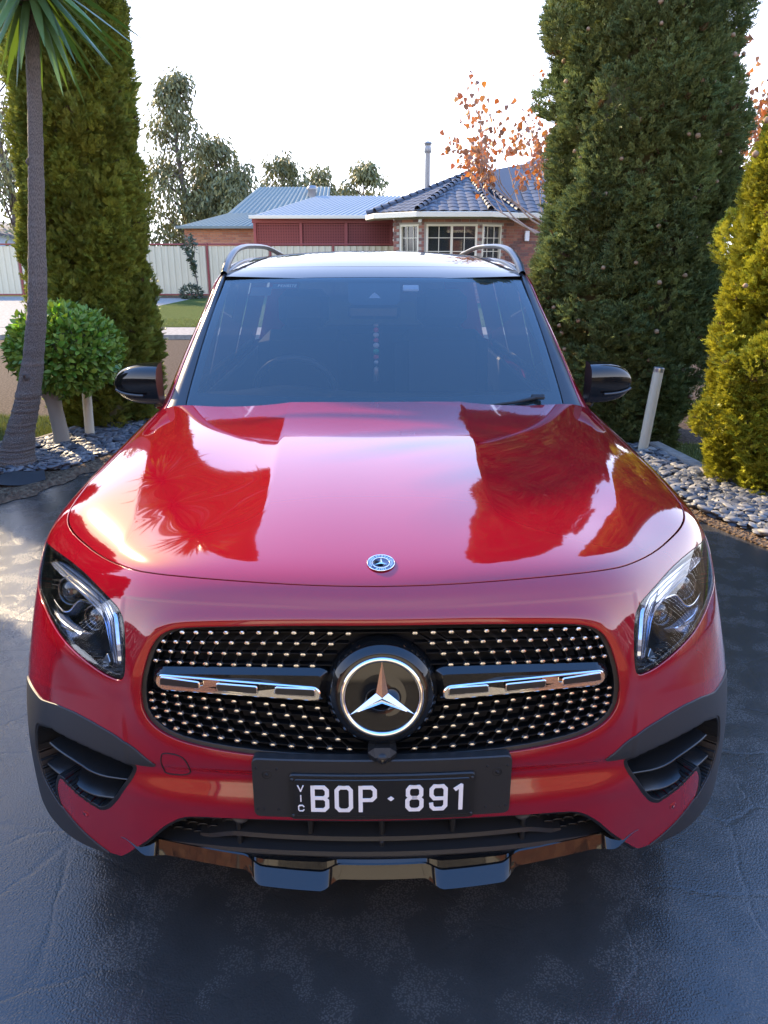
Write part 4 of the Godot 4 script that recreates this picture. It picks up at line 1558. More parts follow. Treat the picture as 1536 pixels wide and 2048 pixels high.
func build_inside() -> void:
	var mb := MB.new()
	var rows := []
	for q in [[1.02, -1.42], [1.03, -1.60], [1.045, -1.80], [1.05, -1.95], [1.0, -2.03], [.80, -2.05]]:
		var r := PackedVector3Array()
		for x in span(-.72, .72, 14):
			r.append(V3(x, q[0] + (.035 * exp(-pow((x + .36) / .2, 2.0)) if q[1] < -1.7 and q[0] > .9 else 0.0), q[1] - .08 * x * x))
		rows.append(r)
	mb.grid(rows)
	part("dashboard", mb, M.dash, car)
	var wh := sub("steering_wheel", car)
	mb = MB.new()
	var t := facing(V3(-.36, 1.02, -2.14), V3(0, .42, -1))
	var path := []
	for k in 33:
		var a := TAU * k / 32.0
		path.append(t * V3(cos(a) * .18, sin(a) * .178, 0))
	mb.tube(path, [.015], 8, false)
	part("wheel_rim", mb, M.steer, wh)
	mb = MB.new()
	mb.box(t * Transform3D(Basis(), V3(0, 0, -.02)), V3(.33, .04, .02), .008)
	mb.box(t * Transform3D(Basis(), V3(0, -.02, -.02)), V3(.12, .12, .04), .015)
	part("wheel_hub", mb, M.dash, wh)
	for s in [-1.0, 1.0]:
		var se := sub("front_seat", car)
		mb = MB.new()
		mb.box(Transform3D(Basis(Vector3.RIGHT, -.28), V3(.37 * s, .88, -2.78)), V3(.50, .72, .16), .07)
		part("backrest", mb, M.seat, se)
		mb = MB.new()
		mb.box(Transform3D(Basis(Vector3.RIGHT, .1), V3(.37 * s, .55, -2.48)), V3(.50, .16, .55), .06)
		part("seat_cushion", mb, M.seat, se)
		mb = MB.new()
		mb.box(Transform3D(Basis(Vector3.RIGHT, -.2), V3(.37 * s, 1.335, -2.90)), V3(.27, .20, .11), .045)
		part("headrest", mb, M.seat, se)
	mb = MB.new()
	mb.box(Transform3D(Basis(Vector3.RIGHT, -.3), V3(0, .88, -3.55)), V3(1.25, .62, .16), .07)
	part("rear_seat", mb, M.seat, car)
	# inner mirror with its hanging string of beads
	mb = MB.new()
	mb.box(Transform3D(Basis(Vector3.UP, -.15), V3(.0, 1.385, -2.02)), V3(.225, .058, .03), .013)
	part("inner_mirror", mb, M.gloss, car)
	var or_ := thing("bead_ornament", "string of coloured beads hanging from the inner mirror behind the windscreen", "ornament", car.transform * V3(.008, 1.335, -1.962))
	var y := 0.0
	for q in [[.011, "beadsilver"], [.012, "beadred"], [.0125, "beadwhite"], [.0125, "beadred"], [.014, "beadwhite"], [.014, "beadgreen"], [.0125, "beadred"], [.010, "beadwhite"]]:
		mb = MB.new()
		var prof := []
		for k in 9:
			var a := PI * k / 8.0
			prof.append(Vector2(sin(a) * q[0], cos(a) * q[0] * .85))
		mb.lathe(prof, 14, Transform3D(Basis(), V3(0, y, 0)))
		part("bead", mb, M[q[1]], or_)
		y -= q[0] * 1.75
	mb = MB.new()
	mb.lathe([Vector2(0, .02), Vector2(.009, .012), Vector2(.012, 0), Vector2(.013, -.02), Vector2(.009, -.045), Vector2(0, -.05)], 12, Transform3D(Basis(), V3(0, y - .018, 0)))
	part("charm", mb, M.beadsilver, or_)
	mb = MB.new()
	mb.tube([V3(0, .045, 0), V3(0, y, 0)], [.0015], 5)
	part("string", mb, M.rubber, or_)
# ---------------------------------------------------------------- plants
func rng_of(s: int) -> RandomNumberGenerator:
	var r := RandomNumberGenerator.new()
	r.seed = s
	return r

# a flat fan of scale leaves, growing along +y, about one unit long
func spray_mesh(s: int, n: int, wide: float, curl: float) -> ArrayMesh:
	var r := rng_of(s)
	var mb := MB.new()
	for i in n:
		var t := 0.12 + 0.80 * i / (n - 1.0)
		var sg := -1.0 if i % 2 == 0 else 1.0
		var L := (0.42 - 0.22 * t) * r.randf_range(0.8, 1.2)
		var a := sg * lerpf(0.95, 0.35, t) + r.randf_range(-.15, .15)
		var base := Vector3(0, t * 0.72, curl * t * t)
		var d := Vector3(sin(a), cos(a), r.randf_range(-.45, .45)).normalized()
		var side := Vector3(cos(a), -sin(a), r.randf_range(-.6, .6)).normalized() * wide * L
		var tip := base + d * L
		var mid := base + d * L * 0.55 + Vector3(0, 0, 0.05)
		var nn := side.cross(d).normalized()
		mb.tri(base, mid - side, tip, nn, nn, nn)
		mb.tri(base, tip, mid + side, nn, nn, nn)
	return mb.mesh()

func leaf_mesh(w: float, fold := 0.12, bow := 0.12) -> ArrayMesh:
	var mb := MB.new()
	var rows := []
	for k in 5:
		var t := k / 4.0
		var h := sin(PI * pow(t, 0.8)) * w * 0.5 + (0.004 if k < 4 else 0.0)
		var z := -bow * t * t
		rows.append(PackedVector3Array([Vector3(-h, t, z + fold * h * 2), Vector3(0, t, z), Vector3(h, t, z + fold * h * 2)]))
	mb.grid(rows)
	return mb.mesh()

func aim(y: Vector3, z: Vector3) -> Basis:
	var yy := y.normalized()
	var xx := yy.cross(z)
	if xx.length() < 1e-3:
		xx = yy.cross(Vector3(0.31, 0.2, 0.9))
	xx = xx.normalized()
	return Basis(xx, yy, xx.cross(yy))

func lumpy(mb: MB, r: float, h: float, s: int, amp := 0.25, top_pow := 4.0, sides := 18) -> void:
	var nz := FastNoiseLite.new()
	nz.seed = s
	nz.frequency = 1.3
	var rows := []
	for i in 25:
		var t := i / 24.0
		var row := PackedVector3Array()
		for k in sides:
			var a := TAU * k / sides
			var q := Vector3(cos(a), t * h, sin(a))
			var rr := r * sqrt(maxf(0.0, 1.0 - pow(t, top_pow))) * (1.0 + amp * nz.get_noise_3d(q.x * 1.5, q.y * 1.5, q.z * 1.5)) + 0.01
			row.append(Vector3(q.x * rr, q.y, q.z * rr))
		rows.append(row)
	mb.grid(rows, true)

# A conifer column: lobes that overlap like flames, each covered in sprays.
func conifer(o: Node3D, r: float, h: float, s: int, opt: Dictionary) -> void:
	var rn := rng_of(s)
	var where := []
	var tints := []
	var lobes: int = opt.lobes
	var per: int = opt.per
	for i in lobes:
		var y := lerpf(opt.get("low", 0.05), h, fposmod(i * 0.6180340 + rn.randf_range(-.01, .01), 1.0))
		var t := y / h
		var rr: float = r * pow(maxf(0.02, 1.0 - pow(t, opt.get("top", 5.0))), 0.5) * (1.0 - opt.get("cone", 0.0) * t)
		if y < 0.5:
			rr *= lerpf(opt.get("foot", 0.85), 1.0, y / 0.5)
		var a := i * 2.0 * PI * 0.7548777 + rn.randf_range(-.25, .25)
		var rad := Vector3(cos(a), 0, sin(a))
		var depth := rn.randf_range(0.80, 1.03) if i % 4 else rn.randf_range(0.55, 0.8)
		if rn.randf() < 0.06:
			depth *= opt.get("stick", 1.08)
		var L: float = opt.len * rn.randf_range(0.65, 1.35)
		var W: float = opt.wid * rn.randf_range(0.7, 1.3)
		var ax: Vector3 = (Vector3.UP + rad * opt.get("lean", 0.22) + Vector3(rn.randf_range(-.2, .2), 0, rn.randf_range(-.2, .2))).normalized()
		var c := rad * maxf(0.0, rr * depth - W * 0.6) + Vector3(0, y, 0)
		var lt := rn.randf_range(0.75, 1.2)
		var warm := rn.randf_range(0.0, 1.0)
		for k in per:
			var u := rn.randf_range(-1, 1)
			var b := rn.randf_range(0, TAU)
			var p1 := ax.cross(rad).normalized()
			var p2 := p1.cross(ax)
			var d := p1 * cos(b) + p2 * sin(b)
			if d.dot(rad) < -0.25:
				d = -d
			var prof := sqrt(maxf(0.0, 1.0 - u * u)) * (1.15 - 0.35 * u)
			var pos := c + ax * u * L * 0.5 + d * W * prof * rn.randf_range(0.7, 1.0)
			var grow := (ax * rn.randf_range(0.5, 1.1) + d * rn.randf_range(0.25, 0.9) + Vector3(rn.randf_range(-.3, .3), rn.randf_range(-.2, .3), rn.randf_range(-.3, .3))).normalized()
			var sz: float = opt.size * rn.randf_range(0.7, 1.3)
			var q := aim(grow, d.rotated(grow, rn.randf_range(-1.2, 1.2))).scaled(Vector3.ONE * sz)
			where.append(Transform3D(q, pos - grow * sz * 0.4))
			var col: Color = (opt.a as Color).lerp(opt.b, clampf(warm * 0.6 + rn.randf() * 0.4, 0, 1)) * (lt * rn.randf_range(0.8, 1.2))
			if rn.randf() < opt.get("brown", 0.004):
				col = Color(.10, .06, .025)
			tints.append(Color(col.r, col.g, col.b, 1))
	scatter("foliage", opt.mesh, M.leaf, where, tints, o)
	var mb := MB.new()
	lumpy(mb, r * opt.get("core", 0.60), h * 0.96, s + 5, 0.3, 6.0)
	part("inner_twigs", mb, M.twig, o, Vector3(0, 0.12, 0))
	mb = MB.new()
	mb.tube([Vector3(0, -.1, 0), Vector3(0.01, .6, 0), Vector3(0, h * .9, 0)], [.10, .08, .02], 9)
	part("trunk", mb, M.bark, o)

func cones_on(o: Node3D, r: float, h: float, n: int, s: int) -> void:
	var rn := rng_of(s)
	var cm := MB.new()
	var rows := []
	for i in 7:
		var t := i / 6.0
		var row := PackedVector3Array()
		for k in 8:
			var a := TAU * k / 8.0
			var w := sin(PI * t) * (1.0 + 0.18 * cos(a * 4 + i * 2.0))
			row.append(Vector3(cos(a) * w, cos(PI * t), sin(a) * w) * 0.5)
		rows.append(row)
	cm.grid(rows, true)
	var m := cm.mesh()
	for i in n:
		var a := rn.randf_range(0.15, PI - 0.15)
		var y := rn.randf_range(0.4, h)
		var rr := r * rn.randf_range(0.93, 1.03)
		var sz := rn.randf_range(.03, .042)
		part("cone", m, M.cone, o, Transform3D(Basis.from_euler(Vector3(rn.randf() * 6, rn.randf() * 6, 0)).scaled(Vector3.ONE * sz), Vector3(cos(a) * rr, y, sin(a) * rr)))

# branches that split, for trees with open crowns; returns tips
func limb(mb: MB, a: Vector3, d: Vector3, L: float, r: float, depth: int, rn: RandomNumberGenerator, tips: Array, up := 0.25, spread := 0.6) -> void:
	var path := [a]
	var rad := [r]
	var p := a
	var dir := d
	for k in 4:
		dir = (dir + Vector3(rn.randf_range(-.2, .2), rn.randf_range(-.1, .2) + up * 0.15, rn.randf_range(-.2, .2))).normalized()
		p += dir * L / 4.0
		path.append(p)
		rad.append(lerpf(r, r * 0.55, (k + 1) / 4.0))
		if depth <= 1:
			tips.append([p, dir])
	mb.tube(path, rad, 6 if r > 0.03 else 4, false)
	if depth > 0:
		var n := 2 + (1 if rn.randf() < 0.6 else 0)
		for k in n:
			var ax := dir.cross(Vector3(rn.randf_range(-1, 1), rn.randf_range(-1, 1), rn.randf_range(-1, 1))).normalized()
			var nd := (dir.rotated(ax, rn.randf_range(0.3, 1.0) * spread) + Vector3(0, up, 0)).normalized()
			limb(mb, path[4 if k < 2 else 2], nd, L * rn.randf_range(0.6, 0.85), r * 0.55, depth - 1, rn, tips, up, spread)

func gum_tree(label: String, at: Vector3, h: float, w: float, s: int, cone := 0.7, n := 3500, group := "gum trees behind the fence") -> Node3D:
	var o := thing("gum_tree", label, "tree", at, 0.0, group)
	var rn := rng_of(s)
	var mb := MB.new()
	mb.tube([Vector3(0, -.2, 0), Vector3(w * .03, h * .35, 0), Vector3(-w * .02, h * .65, .1), Vector3(0, h * .97, 0)], [h * .022, h * .016, h * .010, .01], 8)
	part("trunk", mb, M.bark, o)
	var where := []
	var tints := []
	mb = MB.new()
	var blobs := int(34 + h * 3.5)
	for i in blobs:
		var t := rn.randf_range(0.16, 1.0)
		var reach := w * 0.5 * (pow(1.0 - t, cone) * 0.9 + 0.08) * rn.randf_range(0.45, 1.15)
		var a := rn.randf_range(0, TAU)
		var c := Vector3(cos(a) * reach, t * h - 0.02 * h, sin(a) * reach)
		mb.tube([Vector3(0, maxf(0.5, c.y - reach * 0.7), 0), c * Vector3(.5, 1, .5) - Vector3(0, reach * .25, 0), c], [.05, .035, .012], 4, false)
		var br := rn.randf_range(0.6, 1.1) * (0.55 + 0.065 * h * (1.0 - 0.6 * t))
		var lt := rn.randf_range(0.7, 1.25)
		for k in int(1.6 * n / float(blobs)):
			var d := Vector3(rn.randfn(), rn.randfn() * 0.8, rn.randfn())
			d = d.normalized() * br * pow(rn.randf(), 0.4)
			var g := (Vector3(rn.randf_range(-.6, .6), -0.8, rn.randf_range(-.6, .6)) + d * 0.6).normalized()
			where.append(Transform3D(aim(g, Vector3(rn.randf_range(-1, 1), rn.randf_range(-1, 1), rn.randf_range(-1, 1))).scaled(Vector3.ONE * rn.randf_range(.20, .36)), c + d))
			var col := Color(.12, .13, .05).lerp(Color(.22, .20, .07), rn.randf()) * lt
			tints.append(Color(col.r, col.g, col.b, 1))
	part("branches", mb, M.bark, o)
	scatter("foliage", M.gumleaf_mesh, M.leaf, where, tints, o)
	return o

func leafy_shrub(o: Node3D, r: Vector3, at: Vector3, n: int, s: int, size: float, a: Color, b: Color, mesh: Mesh, front := 0) -> void:
	var rn := rng_of(s)
	var where := []
	var tints := []
	var nz := FastNoiseLite.new()
	nz.seed = s
	nz.frequency = 1.6
	var made := 0
	for i in n:
		var d := Vector3(rn.randfn(), rn.randfn(), rn.randfn()).normalized()
		var k := (1.0 + 0.22 * nz.get_noise_3d(d.x * 2, d.y * 2, d.z * 2)) * (1.0 - 0.45 * pow(rn.randf(), 2.6))
		var p := at + d * r * k
		var grow := (d * 0.8 + Vector3(rn.randf_range(-.7, .7), rn.randf_range(-.3, .8), rn.randf_range(-.7, .7))).normalized()
		var t := Transform3D(aim(grow, d + Vector3(rn.randf_range(-.6, .6), rn.randf_range(0, .9), rn.randf_range(-.6, .6))).scaled(Vector3.ONE * size * rn.randf_range(.7, 1.25)), p)
		var col := a.lerp(b, rn.randf()) * rn.randf_range(.8, 1.2)
		if made < front and d.z > 0.1 and k > 0.9:
			part("leaf", mesh, M.leafmats[i % 3], o, t)
			made += 1
			continue
		where.append(t)
		tints.append(Color(col.r, col.g, col.b, 1))
	scatter("foliage", mesh, M.leaf, where, tints, o)

# ---------------------------------------------------------------- masonry and roofs
# A brick wall face: origin at its lower left corner seen from outside, x along, y up; openings are Rect2 in metres.
func brick_face(parent: Node3D, o: Vector3, along: Vector3, w: float, h: float, holes: Array, mats: Array, count: Array, from_y := 0.0) -> void:
	var x := along.normalized()
	var z := x.cross(Vector3.UP)
	var t := Transform3D(Basis(x, Vector3.UP, z), o)
	var mb := MB.new()
	# mortar face in strips round the openings
	var xs := [0.0, w]
	var ys := [0.0, h]
	for r in holes:
		xs.append_array([r.position.x, r.end.x])
		ys.append_array([r.position.y, r.end.y])
	xs.sort()
	ys.sort()
	for i in xs.size() - 1:
		for j in ys.size() - 1:
			var c := Vector2((xs[i] + xs[i + 1]) / 2, (ys[j] + ys[j + 1]) / 2)
			var open: bool = xs[i + 1] - xs[i] < 1e-4 or ys[j + 1] - ys[j] < 1e-4
			for r in holes:
				open = open or r.has_point(c)
			if not open:
				mb.box(t * Transform3D(Basis(), Vector3(c.x, c.y, -.06)), Vector3(xs[i + 1] - xs[i], ys[j + 1] - ys[j], .12))
	var wall := part("wall", mb, M.mortar, parent)
	var rn := rng_of(int(o.x * 100) + int(w * 1000))
	var bm := MB.new()
	bm.box(Transform3D(), Vector3(.23, .076, .03), .004)
	var mesh := bm.mesh()
	var hm := MB.new()
	hm.box(Transform3D(), Vector3(.11, .076, .03), .004)
	var half := hm.mesh()
	var where := []
	var tints := []
	var rows := int(h / .086)
	for j in range(rows - 1, -1, -1):
		var y := (j + .5) * .086
		var i := 0
		var cx := 0.0 if j % 2 == 0 else -0.12
		while cx < w - 0.05:
			var a := maxf(cx, 0.0)
			var b := minf(cx + .23, w)
			cx += .24
			if b - a < 0.06:
				continue
			var m := Vector2((a + b) / 2, y)
			var hit := false
			for r in holes:
				hit = hit or r.grow_individual(.0, .03, .0, .03).intersects(Rect2(a + .01, y - .03, b - a - .02, .06))
			if hit:
				continue
			var q := t * Transform3D(Basis().scaled(Vector3((b - a) / .23, 1, 1)), Vector3(m.x, m.y, .002 + rn.randf_range(-.002, .002)))
			if count[0] > 0 and y > from_y:
				count[0] -= 1
				part("brick", mesh, mats[rn.randi() % mats.size()], wall, q)
			else:
				where.append(q)
				var c: Color = (mats[rn.randi() % mats.size()] as StandardMaterial3D).albedo_color.srgb_to_linear()
				tints.append(Color(c.r, c.g, c.b, 1))
	if where.size():
		scatter("brickwork", mesh, M.tintbrick, where, tints, wall)

func window_unit(parent: Node3D, t: Transform3D, w: float, h: float, cols: int, rows: int, frame: Material, glass: Material, halves := 1) -> void:
	var wd := sub("window", parent)
	wd.transform = t
	var mb := MB.new()
	for q in [[0, h / 2 - .03, w, .06], [0, -h / 2 + .03, w, .06], [-w / 2 + .03, 0, .06, h - .12], [w / 2 - .03, 0, .06, h - .12]]:
		mb.box(Transform3D(Basis(), Vector3(q[0], q[1], -.02)), Vector3(q[2], q[3], .09), .006)
	for k in range(1, halves):
		mb.box(Transform3D(Basis(), Vector3(-w / 2 + w * k / halves, 0, -.02)), Vector3(.07, h - .12, .085), .006)
	part("frame", mb, frame, wd)
	var mb3 := MB.new()
	for i in range(1, cols):
		if halves > 1 and i * halves % cols == 0:
			continue
		mb3.box(Transform3D(Basis(), Vector3(-w / 2 + w * i / cols, 0, -.035)), Vector3(.02, h - .12, .02))
	for j in range(1, rows):
		mb3.box(Transform3D(Basis(), Vector3(0, -h / 2 + h * j / rows, -.036)), Vector3(w - .12, .02, .019))
	if mb3.v.size():
		part("glazing_bars", mb3, frame, wd)
	var mb2 := MB.new()
	mb2.box(Transform3D(Basis(), Vector3(0, 0, -.05)), Vector3(w - .1, h - .1, .008))
	part("pane", mb2, glass, wd)
	var mb4 := MB.new()
	mb4.box(Transform3D(Basis(), Vector3(0, 0, -.22)), Vector3(w, h, .01))
	part("blind", mb4, M.blind, wd)

# tiles over a sloping face given by eave start, eave end and the up-slope vector; inside is a test in (across, up) metres
func tile_face(parent: Node3D, a: Vector3, b: Vector3, up: Vector3, inside: Callable, count: Array, m: Array) -> void:
	var x := (b - a).normalized()
	var y := up.normalized()
	var t := Transform3D(Basis(x, y, x.cross(y)), a)
	var mb := MB.new()
	var rows := []
	for e in [[0.0, .012], [.36, .0]]:
		var r := PackedVector3Array()
		for k in 9:
			var w := k / 8.0
			r.append(Vector3(w * .30, e[0], e[1] + .028 * sin(PI * fposmod(w * 1.0, 1.0)) + .012))
		rows.append(r)
	mb.grid(rows)
	for k in 8:
		mb.quad(rows[0][k], rows[0][k + 1], rows[0][k + 1] - Vector3(0, 0, .022), rows[0][k] - Vector3(0, 0, .022))
	var mesh := mb.mesh()
	var where := []
	var W := (b - a).length()
	var H := up.length()
	var rn := rng_of(int(W * 77) + int(a.x * 10))
	for j in int(H / .32) + 1:
		for i in int(W / .30) + 1:
			var c := Vector2(i * .30 + .15, j * .32 + .16)
			if not inside.call(c):
				continue
			var q := t * Transform3D(Basis(), Vector3(i * .30, j * .32, .01 + rn.randf_range(0, .004)))
			if count[0] > 0:
				count[0] -= 1
				part("tile", mesh, m[rn.randi() % m.size()], parent, q)
			else:
				where.append(q)
	if where.size():
		scatter("tiles", mesh, m[0], where, [], parent)
# ---------------------------------------------------------------- surroundings
func sheet(poly: Array, y: float, thick := 0.0) -> MB:
	var P := PackedVector2Array()
	for q in poly:
		P.append(Vector2(q[0], q[1]))
	var mb := MB.new()
	for t in mb._tris(P):
		mb.ftri(Vector3(t[0].x, y, t[0].y), Vector3(t[1].x, y, t[1].y), Vector3(t[2].x, y, t[2].y), Vector3.UP)
	if thick > 0.0:
		for i in P.size():
			var a := P[i]
			var b := P[(i + 1) % P.size()]
			mb.quad(Vector3(a.x, y, a.y), Vector3(b.x, y, b.y), Vector3(b.x, y - thick, b.y), Vector3(a.x, y - thick, a.y))
	return mb

func env_materials() -> void:
	# driveway: dark stamped concrete, sealed; grooves, grit and dusty speckle in one computed pair of pictures
	var N := 1024
	var cell := FastNoiseLite.new()
	cell.noise_type = FastNoiseLite.TYPE_CELLULAR
	cell.cellular_return_type = FastNoiseLite.RETURN_DISTANCE2_SUB
	cell.frequency = 0.0095
	cell.seed = 7
	cell.domain_warp_enabled = true
	cell.domain_warp_amplitude = 22.0
	cell.domain_warp_frequency = 0.012
	cell.fractal_type = FastNoiseLite.FRACTAL_NONE
	var fine := FastNoiseLite.new()
	fine.seed = 9
	fine.frequency = 0.55
	fine.fractal_octaves = 3
	var broad := FastNoiseLite.new()
	broad.seed = 12
	broad.frequency = 0.012
	broad.fractal_octaves = 4
	var g0 := cell.get_seamless_image(N, N)
	var f0 := fine.get_seamless_image(N, N)
	var b0 := broad.get_seamless_image(N, N)
	var gd := g0.get_data()
	var fd := f0.get_data()
	var bd := b0.get_data()
	var hd := PackedByteArray()
	hd.resize(N * N)
	var cd := PackedByteArray()
	cd.resize(N * N * 3)
	var rd := PackedByteArray()
	rd.resize(N * N)
	var lo := 255
	var hi := 0
	for i in range(0, N * N, 97):
		lo = mini(lo, gd[i])
		hi = maxi(hi, gd[i])
	var rn := rng_of(3)
	for i in N * N:
		var g := smoothstep(0.0, 0.07, float(gd[i] - lo) / maxf(1.0, hi - lo))
		var f := fd[i] / 255.0
		var b := bd[i] / 255.0
		hd[i] = int(clampf(90.0 + g * 40.0 + (f - .5) * 110.0, 0, 255))
		var grit := smoothstep(0.60, 0.72, f) * smoothstep(0.46, 0.66, b)
		var c := 0.030 + 0.016 * b + 0.045 * grit + (f - .5) * 0.02
		var k := Color(c * 1.10 + grit * .012, c, c * 0.88 - grit * .006).linear_to_srgb()
		cd[i * 3] = int(k.r * 255)
		cd[i * 3 + 1] = int(k.g * 255)
		cd[i * 3 + 2] = int(k.b * 255)
		rd[i] = int(clampf(54.0 + 16.0 * b + 60.0 * grit + (f - .5) * 30.0, 0, 255))
	var drv := mat("stamped concrete", Color.WHITE, 1.0)
	drv.albedo_texture = ImageTexture.create_from_image(Image.create_from_data(N, N, false, Image.FORMAT_RGB8, cd))
	drv.roughness_texture = ImageTexture.create_from_image(Image.create_from_data(N, N, false, Image.FORMAT_L8, rd))
	drv.roughness = 1.0
	drv.metallic_specular = 0.5
	drv.heightmap_enabled = true
	drv.heightmap_texture = ImageTexture.create_from_image(Image.create_from_data(N, N, false, Image.FORMAT_L8, hd))
	drv.heightmap_scale = 0.35
	tri_map(drv, 1.0 / 2.6)
	M.drive = drv
	var road := mat("weathered asphalt", Color.WHITE, 0.85)
	road.albedo_texture = noise_tex(21, 0.07, [[0.2, Color(.030, .020, .014)], [0.5, Color(.060, .041, .029)], [0.8, Color(.12, .085, .062)]], 5, 512)
	road.metallic_specular = 0.12
	tri_map(road, 0.8)
	M.road = road
	var conc := mat("pale concrete", Color.WHITE, 0.8)
	conc.albedo_texture = noise_tex(22, 0.03, [[0.2, Color(.22, .195, .165)], [0.8, Color(.32, .285, .24)]], 5, 512)
	conc.metallic_specular = 0.12
	tri_map(conc, 0.6)
	M.concrete = conc
	var soil := mat("dry soil", Color.WHITE, 0.95)
	soil.albedo_texture = noise_tex(23, 0.05, [[0.2, Color(.07, .045, .03)], [0.55, Color(.14, .095, .06)], [0.85, Color(.22, .16, .10)]], 5, 512)
	soil.heightmap_enabled = true
	soil.heightmap_texture = noise_tex(24, 0.07, [], 5, 512)
	soil.heightmap_scale = 3.0
	soil.metallic_specular = 0.15
	tri_map(soil, 0.8)
	M.soil = soil
	var lawn := mat("lawn", Color.WHITE, 0.95)
	lawn.albedo_texture = noise_tex(25, 0.09, [[0.2, Color(.055, .075, .02)], [0.5, Color(.085, .11, .03)], [0.8, Color(.13, .14, .045)]], 5, 512)
	lawn.heightmap_enabled = true
	lawn.heightmap_texture = noise_tex(26, 0.25, [], 3, 512)
	lawn.heightmap_scale = 3.0
	lawn.metallic_specular = 0.1
	tri_map(lawn, 0.7)
	M.lawn = lawn
	var leaf := mat("leaves", Color.WHITE, 0.55)
	leaf.vertex_color_use_as_albedo = true
	leaf.backlight_enabled = true
	leaf.backlight = Color(.62, .62, .62)
	M.leaf = leaf
	var grass := mat("grass blades", Color.WHITE, 0.6)
	grass.vertex_color_use_as_albedo = true
	grass.backlight_enabled = true
	grass.backlight = Color(.7, .7, .7)
	M.grass = grass
	M.leafmats = []
	for c in [Color(.08, .17, .024), Color(.11, .21, .03), Color(.06, .13, .02)]:
		var lm := mat("glossy leaf", c, 0.32)
		lm.backlight_enabled = true
		lm.backlight = Color(.45, .62, .14)
		M.leafmats.append(lm)
	M.sword = []
	for c in [Color(.05, .10, .04), Color(.07, .13, .05), Color(.09, .16, .055)]:
		var lm := mat("sword leaf", c, 0.4)
		lm.backlight_enabled = true
		lm.backlight = Color(.28, .36, .08)
		M.sword.append(lm)
	M.twig = mat("brown twigs", Color(.16, .14, .06), 1.0)
	var bark := mat("bark", Color.WHITE, 0.9)
	bark.albedo_texture = noise_tex(31, 0.05, [[0.2, Color(.08, .06, .05)], [0.8, Color(.20, .155, .125)]], 5, 256)
	bark.heightmap_enabled = true
	bark.heightmap_texture = noise_tex(32, 0.08, [], 4, 256)
	bark.heightmap_scale = 2.0
	tri_map(bark, 2.5, false)
	M.bark = bark
	var ptr := mat("palm bark", Color.WHITE, 0.9)
	ptr.albedo_texture = noise_tex(33, 0.06, [[0.15, Color(.14, .11, .085)], [0.5, Color(.29, .235, .19)], [0.85, Color(.43, .355, .29)]], 5, 512)
	ptr.heightmap_enabled = true
	ptr.heightmap_texture = noise_tex(34, 0.11, [], 4, 512)
	ptr.heightmap_scale = 2.5
	ptr.uv1_scale = Vector3(1.5, 6, 1)
	M.palmbark = ptr
	M.paletrunk = mat("pale smooth bark", Color(.30, .26, .20), 0.75)
	M.cone = mat("cypress cone", Color(.27, .175, .095), 0.8)
	M.post = mat("cream bollard paint", Color(.62, .55, .40), 0.45)
	M.cap = mat("bollard cap", grey(.55), 0.3, 0.8)
	M.fabric = mat("black weed mat", grey(.022), 0.85)
	M.sheetcream = mat("cream steel fence sheet", Color(.60, .53, .36), 0.5)
	M.maroon = mat("maroon paint", Color(.24, .045, .038), 0.5)
	M.mortar = mat("mortar", Color(.32, .28, .23), 0.9)
	M.bricks = [mat("brick", Color(.26, .10, .07), 0.85), mat("brick", Color(.20, .085, .065), 0.85), mat("brick", Color(.30, .13, .085), 0.85), mat("brick", Color(.15, .075, .065), 0.85)]
	M.bricks2 = [mat("orange brick", Color(.40, .17, .09), 0.85), mat("orange brick", Color(.34, .14, .08), 0.85), mat("orange brick", Color(.44, .20, .11), 0.85)]
	var tb := mat("brick of mixed tone", Color.WHITE, 0.85)
	tb.vertex_color_use_as_albedo = true
	M.tintbrick = tb
	M.creampaint = mat("cream paint", Color(.66, .60, .46), 0.45)
	M.blind = mat("window interior", Color(.10, .10, .10), 0.9)
	var pane := mat("house window pane", Color(.03, .035, .04, 1), 0.0)
	pane.albedo_color.a = 0.45
	pane.transparency = BaseMaterial3D.TRANSPARENCY_ALPHA
	M.pane = pane
	M.tiles = [mat("slate blue roof tile", Color(.055, .057, .066), 0.6), mat("slate blue roof tile", Color(.045, .048, .056), 0.6), mat("slate blue roof tile", Color(.07, .072, .08), 0.6)]
	M.tiles2 = [mat("terracotta roof tile", Color(.22, .10, .07), 0.7), mat("terracotta roof tile", Color(.18, .085, .06), 0.7)]
	M.bluesteel = mat("pale blue steel roofing", Color(.27, .29, .29), 0.6)
	M.greensteel = mat("grey green steel roofing", Color(.19, .22, .20), 0.6)
	M.bluesteel.metallic_specular = .2
	M.greensteel.metallic_specular = .2
	M.flue = mat("flue steel", grey(.22), 0.35, 0.5)
	M.door = mat("cream garage door", Color(.62, .58, .48), 0.45)
	M.white = mat("white paint", grey(.75), 0.45)
	M.stone = []
	for c in [Color(.075, .08, .088), Color(.11, .11, .115), Color(.16, .155, .15), Color(.05, .054, .062), Color(.23, .215, .19)]:
		M.stone.append(mat("river pebble", c, 0.6))
	var ts := mat("river pebble of mixed tone", Color.WHITE, 0.6)
	ts.vertex_color_use_as_albedo = true
	M.tintstone = ts
	M.gumleaf_mesh = leaf_mesh(0.32)
	# small car things
	M.badge = mat("dark blue enamel", Color(.02, .035, .09), 0.15)
	M.holder = mat("black holder plastic", grey(0.016), 0.5)
	M.fin = mat("black fin plastic", grey(0.010), 0.24)
	M.lattice = mat("black grille plastic", grey(0.006), 0.5)
	M.lattice.metallic_specular = 0.25
	M.black2 = mat("satin black plastic", grey(0.018), 0.5)
	M.lampblack = mat("black lamp housing", grey(.010), 0.18)
	var eye := mat("projector glass", Color(.03, .03, .03), 0.03)
	eye.clearcoat_enabled = true
	eye.clearcoat = 1.0
	eye.clearcoat_roughness = 0.0
	M.eye = eye
